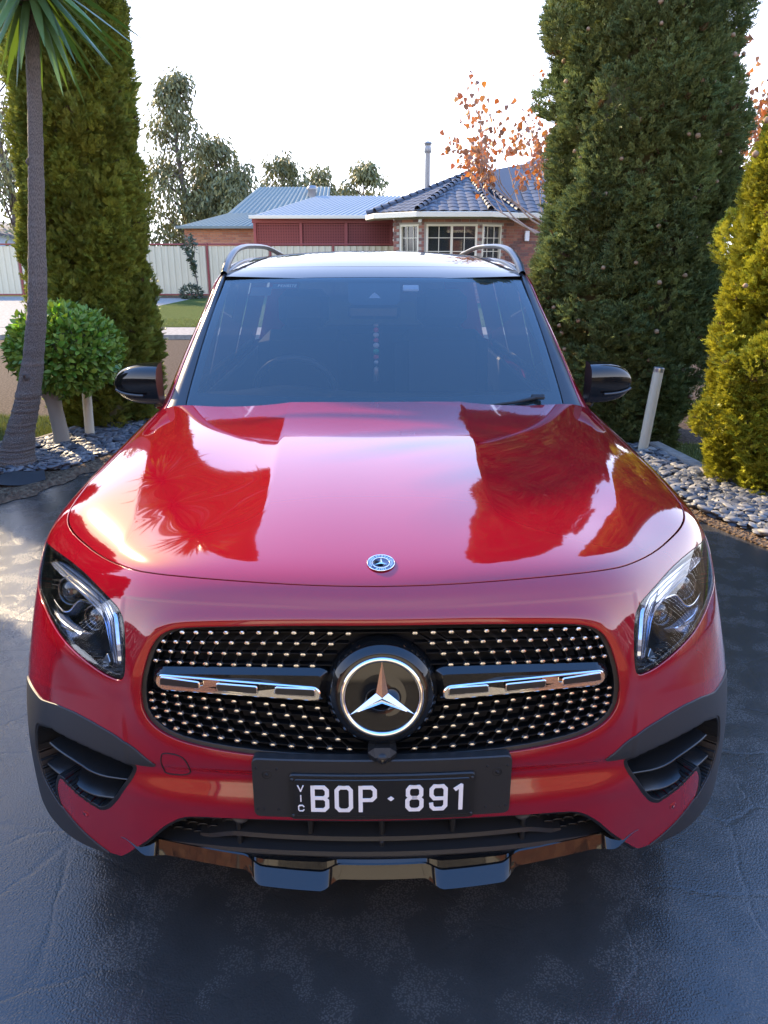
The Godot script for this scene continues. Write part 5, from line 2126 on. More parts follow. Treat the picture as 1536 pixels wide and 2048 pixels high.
	M.frit = mat("black glass border", grey(.006), 0.12)
	M.paleglass = mat("pale clear plastic", Color(.35, .38, .42), 0.15)
	M.sticker = mat("dark sticker", Color(.03, .025, .03), 0.4)
	M.stickerink = mat("pale sticker print", Color(.65, .6, .5), 0.5)
	M.tag = mat("white tag plastic", Color(.6, .68, .75), 0.4)
	M.pillar = mat("grey pillar trim", grey(.03), 0.30)
	M.gloss2 = mat("black mirror base", grey(.02), 0.25)
	M.steer = mat("steering wheel leather", grey(.06), 0.4)
	M.beadred = mat("red bead", Color(.5, .03, .05), 0.25)
	M.beadwhite = mat("white bead", grey(.6), 0.3)
	M.beadgreen = mat("green bead", Color(.02, .32, .18), 0.25)
	M.beadsilver = mat("silver charm", Color(.45, .35, .28), 0.3, 0.8)

func build_ground() -> void:
	struct("ground", sheet([[-140, 40], [140, 40], [140, -160], [-140, -160]], -0.06), M.lawn)
	# street, slightly askew to the drive
	struct("road", sheet([[-60, -15.2 + 0.6], [60, -15.2 - 0.6], [60, 2.9], [2.6, -6.85], [-3.4, -7.95], [-60, -18.0 + 4.0]], -0.052), M.road)
	struct("far_pavement", sheet([[-60, -15.25 + .6], [60, -15.25 - .6], [60, -17.1], [-60, -16.3]], 0.03, 0.1), M.concrete)
	struct("far_lawn", sheet([[-6.9, -16.75], [60, -17.12], [60, -27.2], [-6.2, -27.2]], 0.034, 0.1), M.lawn)
	struct("neighbour_driveway", sheet([[-20, -16.6], [-6.9, -16.75], [-6.2, -27.2], [-20, -27.6]], 0.030, 0.1), M.concrete)
	struct("driveway", sheet([[-12, 2.7], [-12, -3.2], [-4.6, -4.0], [-3.2, -4.75], [-2.64, -5.0], [-2.4, -5.66], [-2.2, -6.2], [-2.05, -7.9], [1.75, -7.1], [1.85, -6.0], [2.0, -4.6], [2.22, -4.1], [3.4, -3.75], [9, -3.2], [9, 2.7]], 0.0, 0.1), M.drive)
	# beds
	struct("left_garden_bed", sheet([[-12, -3.2], [-4.6, -4.0], [-3.2, -4.75], [-2.64, -5.0], [-2.4, -5.66], [-2.2, -6.2], [-2.05, -7.9], [-2.75, -7.6], [-3.05, -6.6], [-4.2, -5.9], [-12, -5.4]], 0.012, 0.1), M.soil)
	struct("right_garden_bed", sheet([[1.75, -7.1], [1.85, -6.0], [2.0, -4.6], [2.22, -4.1], [3.4, -3.75], [9, -3.2], [9, -5.5], [2.75, -5.0], [2.42, -5.46], [2.25, -6.4], [2.2, -7.0]], 0.012, 0.1), M.soil)
	for q in [[[-3.03, -6.6], [-2.72, -7.55], .06], [[-4.25, -5.95], [-3.03, -6.6], .06], [[2.32, -6.45], [2.47, -5.46], .11], [[2.47, -5.46], [2.9, -4.9], .11], [[2.9, -4.9], [5.0, -5.1], .11]]:
		var a := Vector3(q[0][0], 0, q[0][1])
		var b := Vector3(q[1][0], 0, q[1][1])
		var mb := MB.new()
		mb.box(facing((a + b) / 2 + Vector3(0, .02, 0), (b - a)), Vector3(q[2], .09, a.distance_to(b) + .02), .012)
		struct("bed_edging", mb, M.concrete)
	# strip of soil along the drive
	struct("soil_edge", _rough_strip([[-3.4, -4.65], [-2.9, -4.85], [-2.62, -4.98], [-2.42, -5.5], [-2.28, -6.0], [-2.12, -6.6]]), M.soil)
	# grass at the kerb
	var bl := MB.new()
	bl.ftri(Vector3(-.05, 0, 0), Vector3(.05, 0, 0), Vector3(.02, 1, .25))
	bl.ftri(Vector3(.25, 0, .2), Vector3(.33, 0, .25), Vector3(.45, .8, .1))
	bl.ftri(Vector3(-.25, 0, -.2), Vector3(-.33, 0, -.12), Vector3(-.5, .75, -.3))
	bl.ftri(Vector3(.0, 0, -.2), Vector3(.1, 0, -.25), Vector3(.1, .9, -.5))
	var blades := bl.mesh()
	for f in [[[[-5.5, -5.6], [-4.2, -6.0], [-3.08, -6.66], [-2.78, -7.6], [-3.3, -7.95], [-5.5, -8.4]], 9000, "grass_verge"], [[[2.4, -6.4], [2.53, -5.5], [2.95, -4.95], [4.2, -5.1], [4.2, -6.5], [2.4, -6.85]], 7000, "grass_verge"], [[[-6.8, -16.85], [9, -17.0], [9, -18.6], [-6.7, -18.6]], 12000, "grass_verge"]]:
		var P := PackedVector2Array()
		var lo := Vector2(99, 99)
		var hi := Vector2(-99, -99)
		for q in f[0]:
			P.append(Vector2(q[0], q[1]))
			lo = lo.min(P[P.size() - 1])
			hi = hi.max(P[P.size() - 1])
		var rn := rng_of(f[1])
		var where := []
		var tints := []
		while where.size() < int(f[1]):
			var q := Vector2(rn.randf_range(lo.x, hi.x), rn.randf_range(lo.y, hi.y))
			if not Geometry2D.is_point_in_polygon(q, P):
				continue
			var sz := rn.randf_range(.03, .06)
			where.append(Transform3D(Basis(Vector3.UP, rn.randf() * TAU).scaled(Vector3(sz * 1.4, sz, sz * 1.4)), Vector3(q.x, -0.058 if q.y > -15 else .036, q.y)))
			var c := Color(.12, .16, .03).lerp(Color(.20, .20, .05), rn.randf()) * rn.randf_range(.7, 1.2)
			tints.append(Color(c.r, c.g, c.b, 1))
		var g := scatter(f[2], blades, M.grass, where, tints, self)
		tag(g, ["short sunlit grass between the left bed edging and the road", "short grass beside the edging of the right pebble bed", "grass strip along the far side of the road"][taken.get("gv", 0)], "grass")
		taken["gv"] = taken.get("gv", 0) + 1
	# river pebbles
	build_pebbles()
	# weed mat flap, white rock
	var wm := []
	for i in 13:
		var r := PackedVector3Array()
		for j in 7:
			var u := i / 12.0
			var w := j / 6.0
			var a := Vector3(-3.35, .03, -4.95).lerp(Vector3(-2.48, .03, -5.42), u)
			var b := Vector3(-3.2, .03, -5.35).lerp(Vector3(-2.62, .03, -5.72), u)
			var p := a.lerp(b, w)
			p.y += .035 * sin(w * PI) * (0.6 + .4 * sin(u * 7.0)) + .012 * sin(u * 13.0 + w * 5.0)
			p.z += .03 * sin(u * 9.0)
			r.append(p)
		wm.append(r)
	var mb := MB.new()
	mb.grid(wm)
	tag(part("weed_mat", mb, M.fabric, self), "loose flap of black weed mat at the foot of the palm trunk", "weed mat")
	var rk := SphereMesh.new()
	rk.radius = .5
	rk.height = 1.0
	rk.radial_segments = 10
	rk.rings = 6
	tag(part("garden_rock", rk, M.white, self, Transform3D(Basis.from_euler(Vector3(.2, .5, .1)).scaled(Vector3(.22, .15, .18)), Vector3(-3.48, .03, -6.55))), "small white rock on the grass left of the palm trunk", "rock")

func _rough_strip(pts: Array) -> MB:
	var mb := MB.new()
	var rn := rng_of(77)
	var rows := []
	for i in (pts.size() - 1) * 8 + 1:
		var k := mini(i / 8, pts.size() - 2)
		var a := Vector3(pts[k][0], 0, pts[k][1])
		var b := Vector3(pts[k + 1][0], 0, pts[k + 1][1])
		var p := a.lerp(b, (i - k * 8) / 8.0)
		var n := (b - a).cross(Vector3.UP).normalized()
		var w := rn.randf_range(.05, .12)
		rows.append(PackedVector3Array([p + n * w + Vector3(0, .004, 0), p + n * w * .5 + Vector3(0, rn.randf_range(.015, .035), 0), p + Vector3(0, rn.randf_range(.025, .05), 0), p - n * .12 + Vector3(0, .014, 0)]))
	mb.grid(rows)
	return mb

func build_pebbles() -> void:
	var meshes := []
	for s in 4:
		var nz := FastNoiseLite.new()
		nz.seed = 50 + s
		nz.frequency = 0.9
		var rows := []
		for i in 7:
			var r := PackedVector3Array()
			for k in 10:
				var a := TAU * k / 10.0
				var b := PI * i / 6.0
				var d := Vector3(cos(a) * sin(b), cos(b), sin(a) * sin(b))
				r.append(d * 0.5 * (1.0 + 0.35 * nz.get_noise_3d(d.x, d.y, d.z)))
			rows.append(r)
		var mb := MB.new()
		mb.grid(rows, true)
		meshes.append(mb.mesh())
	for bed in 2:
		var poly: Array = [[[-2.1, -7.6], [-2.2, -6.3], [-2.45, -5.75], [-3.1, -5.55], [-4.0, -5.6], [-3.9, -5.95], [-2.98, -6.62], [-2.72, -7.4]], [[1.92, -6.4], [2.06, -4.7], [2.3, -4.2], [3.4, -3.85], [6.0, -3.6], [6.0, -4.9], [2.86, -4.9], [2.40, -5.5], [2.25, -6.5]]][bed]
		var P := PackedVector2Array()
		for q in poly:
			P.append(Vector2(q[0], q[1]))
		var rn := rng_of(90 + bed)
		var all := []
		var tries := 0
		while all.size() < [3600, 5200][bed] and tries < 60000:
			tries += 1
			var q := Vector2(rn.randf_range(-4, -2), rn.randf_range(-7.6, -5.4)) if bed == 0 else Vector2(rn.randf_range(1.9, 5.0), rn.randf_range(-6.5, -3.7))
			if not Geometry2D.is_point_in_polygon(q, P):
				continue
			var sz := (rn.randf_range(.026, .05) if rn.randf() < .55 else rn.randf_range(.045, .08)) * (1.0 if bed == 0 else 1.15)
			all.append([q, sz])
		all.sort_custom(func(a, b): return a[1] / -a[0].y > b[1] / -b[0].y)
		var home: Node3D = get_node("left_garden_bed" if bed == 0 else "right_garden_bed")
		var where := []
		var tints := []
		for i in all.size():
			var q: Vector2 = all[i][0]
			var sz: float = all[i][1]
			var t := Transform3D(Basis.from_euler(Vector3(rn.randf_range(-.35, .35), rn.randf() * TAU, rn.randf_range(-.35, .35))).scaled_local(Vector3(sz * rn.randf_range(1.0, 1.5), sz * rn.randf_range(.3, .55), sz)), Vector3(q.x, .018 + rn.randf_range(0, .035), q.y))
			var pick := rn.randi() % (4 if bed == 0 else 5)
			if i < 140:
				part("pebble", meshes[i % 4], M.stone[pick], home, t)
			else:
				where.append(t)
				var c: Color = (M.stone[pick] as StandardMaterial3D).albedo_color.srgb_to_linear()
				tints.append(Color(c.r, c.g, c.b, 1))
		var g := scatter("river_pebbles", meshes[0], M.tintstone, where, tints, home)

func build_plants() -> void:
	var sp1 := spray_mesh(1, 19, 0.12, 0.28)
	var sp2 := spray_mesh(2, 17, 0.14, 0.32)
	var o := thing("pencil_pine", "tall yellow-green pencil pine left of the car behind the clipped round bush", "conifer", Vector3(-2.74, 0, -7.55), 0.0, "conifers beside the driveway")
	conifer(o, 0.53, 7.0, 11, {"cone": .16, "lobes": 600, "per": 210, "len": .54, "wid": .135, "size": .098, "mesh": sp1, "a": Color(.21, .25, .034), "b": Color(.34, .36, .05), "lean": .18, "core": .66})
	o = thing("pencil_pine", "tall dark green pencil pine with brown cones behind the right door mirror", "conifer", Vector3(2.14, 0, -7.15), 0.0, "conifers beside the driveway")
	conifer(o, 0.765, 7.2, 12, {"lobes": 520, "per": 210, "len": .48, "wid": .18, "size": .10, "mesh": sp2, "a": Color(.125, .18, .065), "b": Color(.24, .275, .078), "lean": .3, "brown": .012, "core": .55, "stick": 1.12})
	cones_on(o, 0.75, 4.2, 90, 4)
	o = thing("golden_conifer", "golden yellow conifer on the pebbles at the right edge of the photo", "conifer", Vector3(2.86, 0, -5.35), 0.0, "conifers beside the driveway")
	conifer(o, 0.63, 3.9, 13, {"lobes": 430, "per": 170, "len": .34, "wid": .115, "size": .082, "mesh": sp1, "a": Color(.32, .33, .022), "b": Color(.50, .46, .036), "lean": .3, "core": .42, "top": 2.2, "cone": .34, "brown": .01, "foot": .55, "stick": 1.2})
	cones_on(o, 0.62, 2.4, 14, 6)
	# trees on the left beyond the frame, whose shade lies on the drive
	for q in [[-5.1, -8.2, .36, 14], [-4.75, -5.5, .74, 15], [-4.8, -4.5, .76, 16], [-5.2, -3.1, .8, 17]]:
		o = thing("pencil_pine", ["short dense pencil pine left of the driveway beyond the palm", "short dense pencil pine on the left between two others of its row", "short dense pencil pine second nearest the house on the left", "short dense pencil pine nearest the house on the left"][q[3] - 14], "conifer", Vector3(q[0], 0, q[1]), 0.0, "conifers beside the driveway")
		conifer(o, q[2], 2.8 if q[3] == 14 else 3.2, q[3], {"lobes": 170, "per": 60, "len": .5, "wid": .2, "size": .16, "mesh": sp1, "a": Color(.05, .075, .012), "b": Color(.085, .11, .018), "core": .8})
	build_palm()
	build_topiary()
	build_autumn_tree()
	var gums := [
		[-10.9, -45, 10.3, 5.6, .8, "tallest grey-green gum tree with a pointed crown left of the houses"], [-9.2, -46, 7.0, 4.2, .5, "gum tree just right of the tallest pointed gum"], [-7.6, -44, 5.6, 4.6, .5, "low gum tree rising behind the ridge of the green steel roof"],
		[-5.8, -48, 6.5, 3.6, .45, "round-topped gum tree between the green and the blue steel roofs"], [-3.9, -50, 6.0, 5.0, .5, "small yellow-green gum behind the middle of the blue steel roof"], [-1.1, -47, 5.9, 4.4, .5, "grey gum tree just left of the chimney flue"],
		[-17.4, -38.5, 10.5, 7.5, .45, "big pale gum tree behind the fence at the left edge"], [-10.2, -50, 4.6, 6.5, .4, "low wide gum at the foot of the tallest pointed gum"], [-2.3, -53, 5.2, 6.5, .4, "low wide gum filling the gap left of the chimney flue"], [-5.2, -54, 5.0, 7.0, .4, "low wide gum in the gap above the blue steel roof ridge"], [-20.5, -52, 9.0, 6.0, .5, "gum tree half hidden by the left pencil pine"]]
	for i in gums.size():
		var g: Array = gums[i]
		gum_tree(g[5], Vector3(g[0], 0, g[1]), g[2], g[3], 60 + i, g[4], int(2600 + g[2] * 240))
	# shrubs along the fence
	var lf := leaf_mesh(0.4)
	for q in [[-9.05, -26.4, "young_tree", "thin young tree with dark leaves against the cream fence"], [-7.15, -26.5, "young_tree", "smaller young tree partly hidden by the left roof rail"]]:
		o = thing(q[2], q[3], "young tree", Vector3(q[0] + 1.0, .03, q[1]), 0.0, "young trees along the fence")
		var mb := MB.new()
		var tips := []
		var rn := rng_of(int(-q[0] * 10))
		limb(mb, Vector3.ZERO, Vector3.UP, .7, .028, 3, rn, tips, .45, .5)
		part("trunk", mb, M.bark, o)
		var where := []
		var tints := []
		for tp in tips:
			for k in 3:
				where.append(Transform3D(aim(Vector3(rn.randf_range(-1, 1), rn.randf_range(-.3, .8), rn.randf_range(-1, 1)), Vector3(rn.randf(), 1, rn.randf())).scaled(Vector3.ONE * rn.randf_range(.10, .17)), tp[0]))
				tints.append(Color(.06, .075, .03) * rn.randf_range(.7, 1.4))
		scatter("foliage", lf, M.leaf, where, tints, o)
	for q in [[-9.0, -26.2, .42, "blue-grey round shrub at the fence beside the left pencil pine"], [-6.6, -26.1, .33, "green tufted shrub at the foot of the maroon fence post"], [-5.4, -26.2, .3, "small shrub at the fence just above the left roof rail"]]:
		o = thing("fence_shrub", q[3], "shrub", Vector3(q[0] + .3, 0, q[1]), 0.0, "shrubs along the fence")
		leafy_shrub(o, Vector3(q[2], q[2] * .8, q[2]), Vector3(0, q[2] * .6, 0), 700, int(q[0] * 7), .09, Color(.035, .05, .03), Color(.07, .085, .035), lf)
	o = thing("dark_shrub", "dark-leaved shrub just showing at the left edge beside the palm", "shrub", Vector3(-3.62, 0, -6.2))
	leafy_shrub(o, Vector3(.36, .34, .36), Vector3(0, .62, 0), 500, 321, .13, Color(.03, .05, .03), Color(.05, .06, .035), lf)
	var mb2 := MB.new()
	mb2.tube([Vector3(0, -.05, 0), Vector3(0, .7, 0)], [.03, .02], 6)
	part("stem", mb2, M.bark, o)

func build_palm() -> void:
	var o := thing("yucca_palm", "slender palm-like yucca with a leaning grey trunk and sword leaves at the left", "palm", Vector3(-2.88, 0, -5.82))
	var pts := [Vector3(0, -.06, 0), Vector3(.02, .12, 0), Vector3(.07, .30, 0), Vector3(.17, .55, .01), Vector3(.27, .90, .02), Vector3(.36, 1.29, .03), Vector3(.43, 1.8, .03), Vector3(.49, 2.28, .02), Vector3(.53, 2.65, .01), Vector3(.585, 3.22, 0)]
	var rr := [.17, .132, .108, .092, .076, .067, .058, .050, .046, .046]
	var rows := []
	var nz := FastNoiseLite.new()
	nz.seed = 3
	nz.frequency = 2.2
	for i in pts.size() - 1:
		for w in 24:
			var p: Vector3 = pts[i].cubic_interpolate(pts[i + 1], pts[maxi(i - 1, 0)], pts[mini(i + 2, pts.size() - 1)], w / 24.0)
			var r := lerpf(rr[i], rr[i + 1], w / 24.0)
			var ring := 1.0 + 0.10 * nz.get_noise_2d(p.y * 22.0, 3.0)
			var row := PackedVector3Array()
			for k in 20:
				var a := TAU * k / 20.0
				row.append(p + Vector3(cos(a), 0, sin(a)) * r * (ring + 0.09 * nz.get_noise_3d(cos(a) * 1.2, p.y * 2.4, sin(a) * 1.2)))
			rows.append(row)
	var mb := MB.new()
	mb.grid(rows, true)
	part("trunk", mb, M.palmbark, o)
	# knots where heads once grew
	for q in [[.47, 2.20, .055], [.24, .74, .10], [.50, 2.1, .05]]:
		mb = MB.new()
		lumpy(mb, .02, .03, int(q[1] * 9), .5, 3.0, 10)
		part("knot", mb, M.palmbark, o, Transform3D(Basis(Vector3.RIGHT, PI / 2), Vector3(q[0] - .02, q[1], q[2] - .02)))
	# crown of sword leaves
	var lm := MB.new()
	rows = []
	for k in 8:
		var t := k / 7.0
		var h := 0.033 * (0.55 + 1.6 * t * (1.0 - t)) * (1.0 - pow(t, 3.0)) + 0.0008
		var z := 0.10 * t * t
		rows.append(PackedVector3Array([Vector3(-h, t, z + h * .5), Vector3(0, t, z), Vector3(h, t, z + h * .5)]))
	lm.grid(rows)
	var leaf := lm.mesh()
	var rn := rng_of(8)
	var top := Vector3(.585, 3.24, 0)
	for i in 175:
		var a := i * 2.399963 + rn.randf_range(-.2, .2)
		var e := lerpf(-1.15, 1.25, pow(i / 174.0, 0.75)) + rn.randf_range(-.12, .12)
		var d := Vector3(cos(a) * cos(e), sin(e), sin(a) * cos(e))
		var base := top + Vector3(0, clampf((e + 1.1) * .14, 0, .35), 0) + d * Vector3(.05, .02, .05)
		var L := rn.randf_range(.68, .98) * (0.78 if e < -0.6 else 1.0)
		part("leaf", leaf, M.sword[rn.randi() % 3], o, Transform3D(aim(d, Vector3.UP * (-1.0) if e < 1.0 else Vector3.RIGHT) .scaled_local(Vector3(1.0, L, L)), base))
	mb = MB.new()
	lumpy(mb, .075, .30, 5, .3, 4.0, 12)
	part("crown_base", mb, M.bark, o, top - Vector3(0, .1, 0))

func build_topiary() -> void:
	var o := thing("topiary_bush", "clipped round bush of glossy green leaves on a pale forked stem", "topiary", Vector3(-2.80, 0, -6.50))
	var mb := MB.new()
	mb.tube([Vector3(0, -.05, 0), Vector3(.01, .12, 0), Vector3(-.01, .34, 0), Vector3(-.02, .44, 0)], [.078, .066, .062, .07], 14)
	for q in [[-.16, .62, .02], [.13, .64, .05], [.02, .68, -.1], [-.03, .66, .12]]:
		mb.tube([Vector3(-.02, .40, 0), Vector3(q[0] * .55, .50, q[2] * .5), Vector3(q[0], q[1], q[2])], [.052, .038, .024], 9)
	part("stem", mb, M.paletrunk, o)
	leafy_shrub(o, Vector3(.42, .34, .42), Vector3(.14, .83, 0), 5200, 44, .068, Color(.11, .20, .022), Color(.24, .33, .035), leaf_mesh(.5, .16, .1), 280)
	mb = MB.new()
	var r := SphereMesh.new()
	r.radius = .5
	r.height = 1.0
	r.radial_segments = 14
	r.rings = 8
	part("inner_twigs", r, M.twig, o, Transform3D(Basis().scaled(Vector3(.48, .36, .48)), Vector3(.14, .83, 0)))

func build_autumn_tree() -> void:
	var o := thing("autumn_tree", "nearly bare autumn tree with scattered orange leaves in front of the brick house", "tree", Vector3(5.25, 0, -18.6))
	var mb := MB.new()
	var rn := rng_of(23)
	var tips := []
	mb.tube([Vector3(0, -.1, 0), Vector3(.03, 1.0, 0), Vector3(0, 1.9, 0)], [.15, .12, .11], 10)
	for k in 10:
		var a := TAU * k / 10.0 + rn.randf_range(-.3, .3)
		var e := rn.randf_range(-.2, 1.2)
		limb(mb, Vector3(0, rn.randf_range(.9, 1.8), 0), Vector3(cos(a) * cos(e), sin(e), sin(a) * cos(e)), rn.randf_range(1.4, 1.8), .055, 5, rn, tips, .10, .75)
	part("trunk", mb, M.autumnbark, o)
	var where := []
	var tints := []
	for tp in tips:
		if rn.randf() < clampf(1.2 - tp[0].y * 0.18, .2, .9) * .5:
			for k in (4 if tp[0].y < 3.2 else 2):
				var g := Vector3(rn.randf_range(-.7, .7), -1, rn.randf_range(-.7, .7))
				where.append(Transform3D(aim(g, Vector3(rn.randf_range(-1, 1), rn.randf_range(-1, 1), rn.randf_range(-1, 1))).scaled(Vector3.ONE * rn.randf_range(.07, .15)), tp[0] + Vector3(rn.randf_range(-.15, .15), rn.randf_range(-.2, .05), rn.randf_range(-.15, .15))))
				var c := Color(.42, .10, .025).lerp(Color(.62, .22, .03), rn.randf()) if rn.randf() < .6 else Color(.22, .10, .05)
				tints.append(Color(c.r, c.g, c.b, 1))
	scatter("foliage", leaf_mesh(.85, .3, .25), M.leaf, where, tints, o)

func build_street_things() -> void:
	for q in [[-2.66, -6.80, .045, .76, "cream bollard leaning behind the clipped round bush on the left"], [2.16, -6.25, .085, .73, "cream bollard with a silver cap in front of the right pencil pine"]]:
		var o := thing("bollard", q[4], "bollard", Vector3(q[0], 0, q[1]), 0.0, "bollards beside the driveway")
		o.rotation.z = -q[2]
		var mb := MB.new()
		mb.lathe([Vector2(.041, -.05), Vector2(.041, q[3] - .20), Vector2(.039, q[3] - .197), Vector2(.039, q[3] - .193), Vector2(.041, q[3] - .19), Vector2(.041, q[3] - .035)], 24)
		part("post", mb, M.post, o)
		mb = MB.new()
		mb.lathe([Vector2(.040, q[3] - .035), Vector2(.043, q[3] - .033), Vector2(.043, q[3] - .003), Vector2(.040, q[3]), Vector2(0, q[3])], 24)
		part("cap", mb, M.cap, o)

func build_fence() -> void:
	var o := thing("boundary_fence", "cream ribbed steel fence with maroon posts and rails across the road", "fence", Vector3(0, 0, -27.7))
	var x := 0.42
	var mb := MB.new()
	var k := 0
	var H := 1.72
	var rib := MB.new()
	var prof := []
	for i in 10:
		var a := i * .215
		prof.append_array([[a, 0.0], [a + .05, 0.0], [a + .075, .035], [a + .14, .035], [a + .165, 0.0]])
	prof.append([2.15, 0.0])
	for i in prof.size() - 1:
		rib.quad(Vector3(prof[i][0], 0, prof[i][1]), Vector3(prof[i + 1][0], 0, prof[i + 1][1]), Vector3(prof[i + 1][0], H - .12, prof[i + 1][1]), Vector3(prof[i][0], H - .12, prof[i][1]), Vector3(0, 0, 1))
	var sheet_mesh := rib.mesh()
	var post := MB.new()
	post.box(Transform3D(Basis(), Vector3(0, H / 2 + .01, 0)), Vector3(.07, H + .06, .08), .008)
	var post_mesh := post.mesh()
	var rail := MB.new()
	rail.box(Transform3D(), Vector3(2.08, .055, .075), .008)
	var rail_mesh := rail.mesh()
	while x > -34.0:
		part("post", post_mesh, M.maroon, o, Vector3(x, 0, .012))
		part("sheet", sheet_mesh, M.sheetcream, o, Vector3(x - 2.15, .06, 0))
		part("rail", rail_mesh, M.maroon, o, Vector3(x - 1.075, H, .012))
		part("rail", rail_mesh, M.maroon, o, Vector3(x - 1.075, .07, .012))
		x -= 2.15
		k += 1
	var bm := MB.new()
	bm.box(Transform3D(Basis(), Vector3(-3.0, .02, -26.9)), Vector3(9, .06, 1.0), .02)
	struct("fence_bed", bm, M.soil)

# neighbours' paling fences on both sides, outside the picture: the lamps mirror them
func build_side_fences() -> void:
	var pale := MB.new()
	pale.box(Transform3D(Basis(), Vector3(0, .88, 0)), Vector3(.018, 1.76, .10), .003)
	var mesh := pale.mesh()
	for q in [[8.2, "weathered paling fence along the right neighbour's side"], [-9.6, "weathered paling fence along the left neighbour's side"]]:
		var o := thing("paling_fence", q[1], "fence", Vector3(q[0], 0, 0), 0.0, "paling fences beside the garden")
		var rn := rng_of(int(q[0] * 10))
		for i in 100:
			part("paling", mesh, M.palings[rn.randi() % 3], o, Transform3D(Basis(Vector3.RIGHT, rn.randf_range(-.01, .01)), Vector3(rn.randf_range(-.004, .004), rn.randf_range(-.03, .02), 3.2 - i * .106)))
		for y in [.45, 1.45]:
			var mb := MB.new()
			mb.box(Transform3D(Basis(), Vector3(.05 * signf(q[0]), y, -2.0)), Vector3(.05, .08, 10.6))
			part("rail", mb, M.palings[0], o)

func build_houses() -> void:
	# right: brick house with a bay under a hipped tile roof
	var h := thing("brick_house", "brown brick house with bay windows and a hipped slate-blue tile roof", "house", Vector3(0, 0, -24.0))
	var A := Vector3(.30, 0, -.95)
	var B := Vector3(1.18, 0, 0)
	var C := Vector3(2.80, 0, 0)
	var D := Vector3(3.72, 0, -.95)
	var count := [300]
	brick_face(h, B, C - B, 1.62, 2.46, [Rect2(.06, .75, 1.5, 1.52)], M.bricks, count, 1.3)
	brick_face(h, A, B - A, A.distance_to(B), 2.46, [Rect2(.30, .75, .78, 1.52)], M.bricks, count, 1.3)
	brick_face(h, C, D - C, C.distance_to(D), 2.46, [Rect2(.12, .75, .95, 1.52)], M.bricks, count, 1.3)
	brick_face(h, D, Vector3.RIGHT, 3.6, 2.46, [Rect2(1.4, .2, 1.0, 2.05)], M.bricks, count, 1.3)
	var wt := func(p: Vector3, q: Vector3, at: float, y: float) -> Transform3D:
		var x := (q - p).normalized()
		return Transform3D(Basis(x, Vector3.UP, x.cross(Vector3.UP)), p + x * at + Vector3(0, y, 0))
	window_unit(h, wt.call(B, C, .81, 1.51), 1.5, 1.52, 4, 4, M.creampaint, M.pane, 2)
	window_unit(h, wt.call(A, B, .69, 1.51), .78, 1.52, 3, 4, M.creampaint, M.pane)
	window_unit(h, wt.call(C, D, .595, 1.51), .95, 1.52, 3, 4, M.creampaint, M.pane)
	window_unit(h, wt.call(D, D + Vector3.RIGHT, 1.9, 1.22), 1.0, 2.05, 1, 2, M.creampaint, M.pane)
	var mb := MB.new()
	# eaves: soffit, fascia and gutter follow the bay
	var e := [Vector3(-.55, 0, -2.6), Vector3(-.28, 0, -1.05), Vector3(.95, 0, .50), Vector3(3.05, 0, .50), Vector3(4.0, 0, -.48), Vector3(8.2, 0, -.48)]
	for i in e.size() - 1:
		var a: Vector3 = e[i]
		var b: Vector3 = e[i + 1]
		mb.box(facing((a + b) / 2 + Vector3(0, 2.52, 0), b - a), Vector3(.10, .15, a.distance_to(b) + .05), .012)
	part("gutter", mb, M.creampaint, h)
	mb = MB.new()
	for i in e.size() - 1:
		var a: Vector3 = e[i] + Vector3(0, 2.465, 0)
		var b: Vector3 = e[i + 1] + Vector3(0, 2.465, 0)
		mb.quad(a, b, b + Vector3(0, 0, -2.2), a + Vector3(0, 0, -2.2), Vector3.DOWN)
	part("soffit", mb, M.creampaint, h)
	var apex := Vector3(2.75, 3.86, -3.2)
	mb = MB.new()
	var up := Vector3(0, 2.58, 0)
	for i in e.size() - 2:
		mb.ftri(e[i] + up, e[i + 1] + up, apex - Vector3(0, .02, 0), Vector3.UP)
	var ridge := Vector3(8.2, 4.4, -5.0)
	var ridge0 := Vector3(5.2, 4.4, -5.0)
	mb.quad(e[4] + up, e[5] + up, ridge, ridge0, Vector3.UP)
	mb.ftri(e[4] + up, ridge0, apex, Vector3.UP)
	mb.ftri(e[0] + up, apex, Vector3(-.55, 2.58, -7.5), Vector3.UP)
	mb.quad(apex, ridge0, Vector3(5.2, 4.6, -8), Vector3(-.55, 2.58, -7.5), Vector3.UP)
	var roof := part("roof", mb, M.tiles[1], h)
	var tc := [280]
	for i in [2, 1, 3]:
		var a: Vector3 = e[i] + up
		var b: Vector3 = e[i + 1] + up
		var x := (b - a).normalized()
		var foot := a + x * (apex - a).dot(x)
		var rise := apex - foot
		var ax := (apex - a).dot(x)
		var W := a.distance_to(b)
		var hh := rise.length()
		tile_face(roof, a, b, rise, func(c: Vector2) -> bool: return c.y < hh and c.x > ax * c.y / hh - .12 and c.x < W - (W - ax) * c.y / hh + .12, tc, M.tiles)
	var a5: Vector3 = e[4] + up
	tile_face(roof, a5, e[5] + up, Vector3(0, 1.82, -4.52), func(c: Vector2) -> bool: return c.y < 5.0 and c.x > c.y * .24 - .1, tc, M.tiles)
	mb = MB.new()
	for i in range(0, 5):
		var a: Vector3 = e[i] + up + Vector3(0, .03, 0)
		var n := 14
		for k in n:
			var p := a.lerp(apex, float(k) / n)
			var q := a.lerp(apex, float(k + 1) / n)
			mb.tube([p + Vector3(0, .05, 0), q + Vector3(0, .03, 0)], [.095, .075], 8, false)
	part("hip_capping", mb, M.tiles[0], roof)
	# flue
	mb = MB.new()
	mb.lathe([Vector2(.085, 0), Vector2(.085, 1.25), Vector2(.12, 1.26), Vector2(.12, 1.40), Vector2(.10, 1.42), Vector2(.10, 1.50), Vector2(.13, 1.51), Vector2(.13, 1.56), Vector2(0, 1.60)], 20)
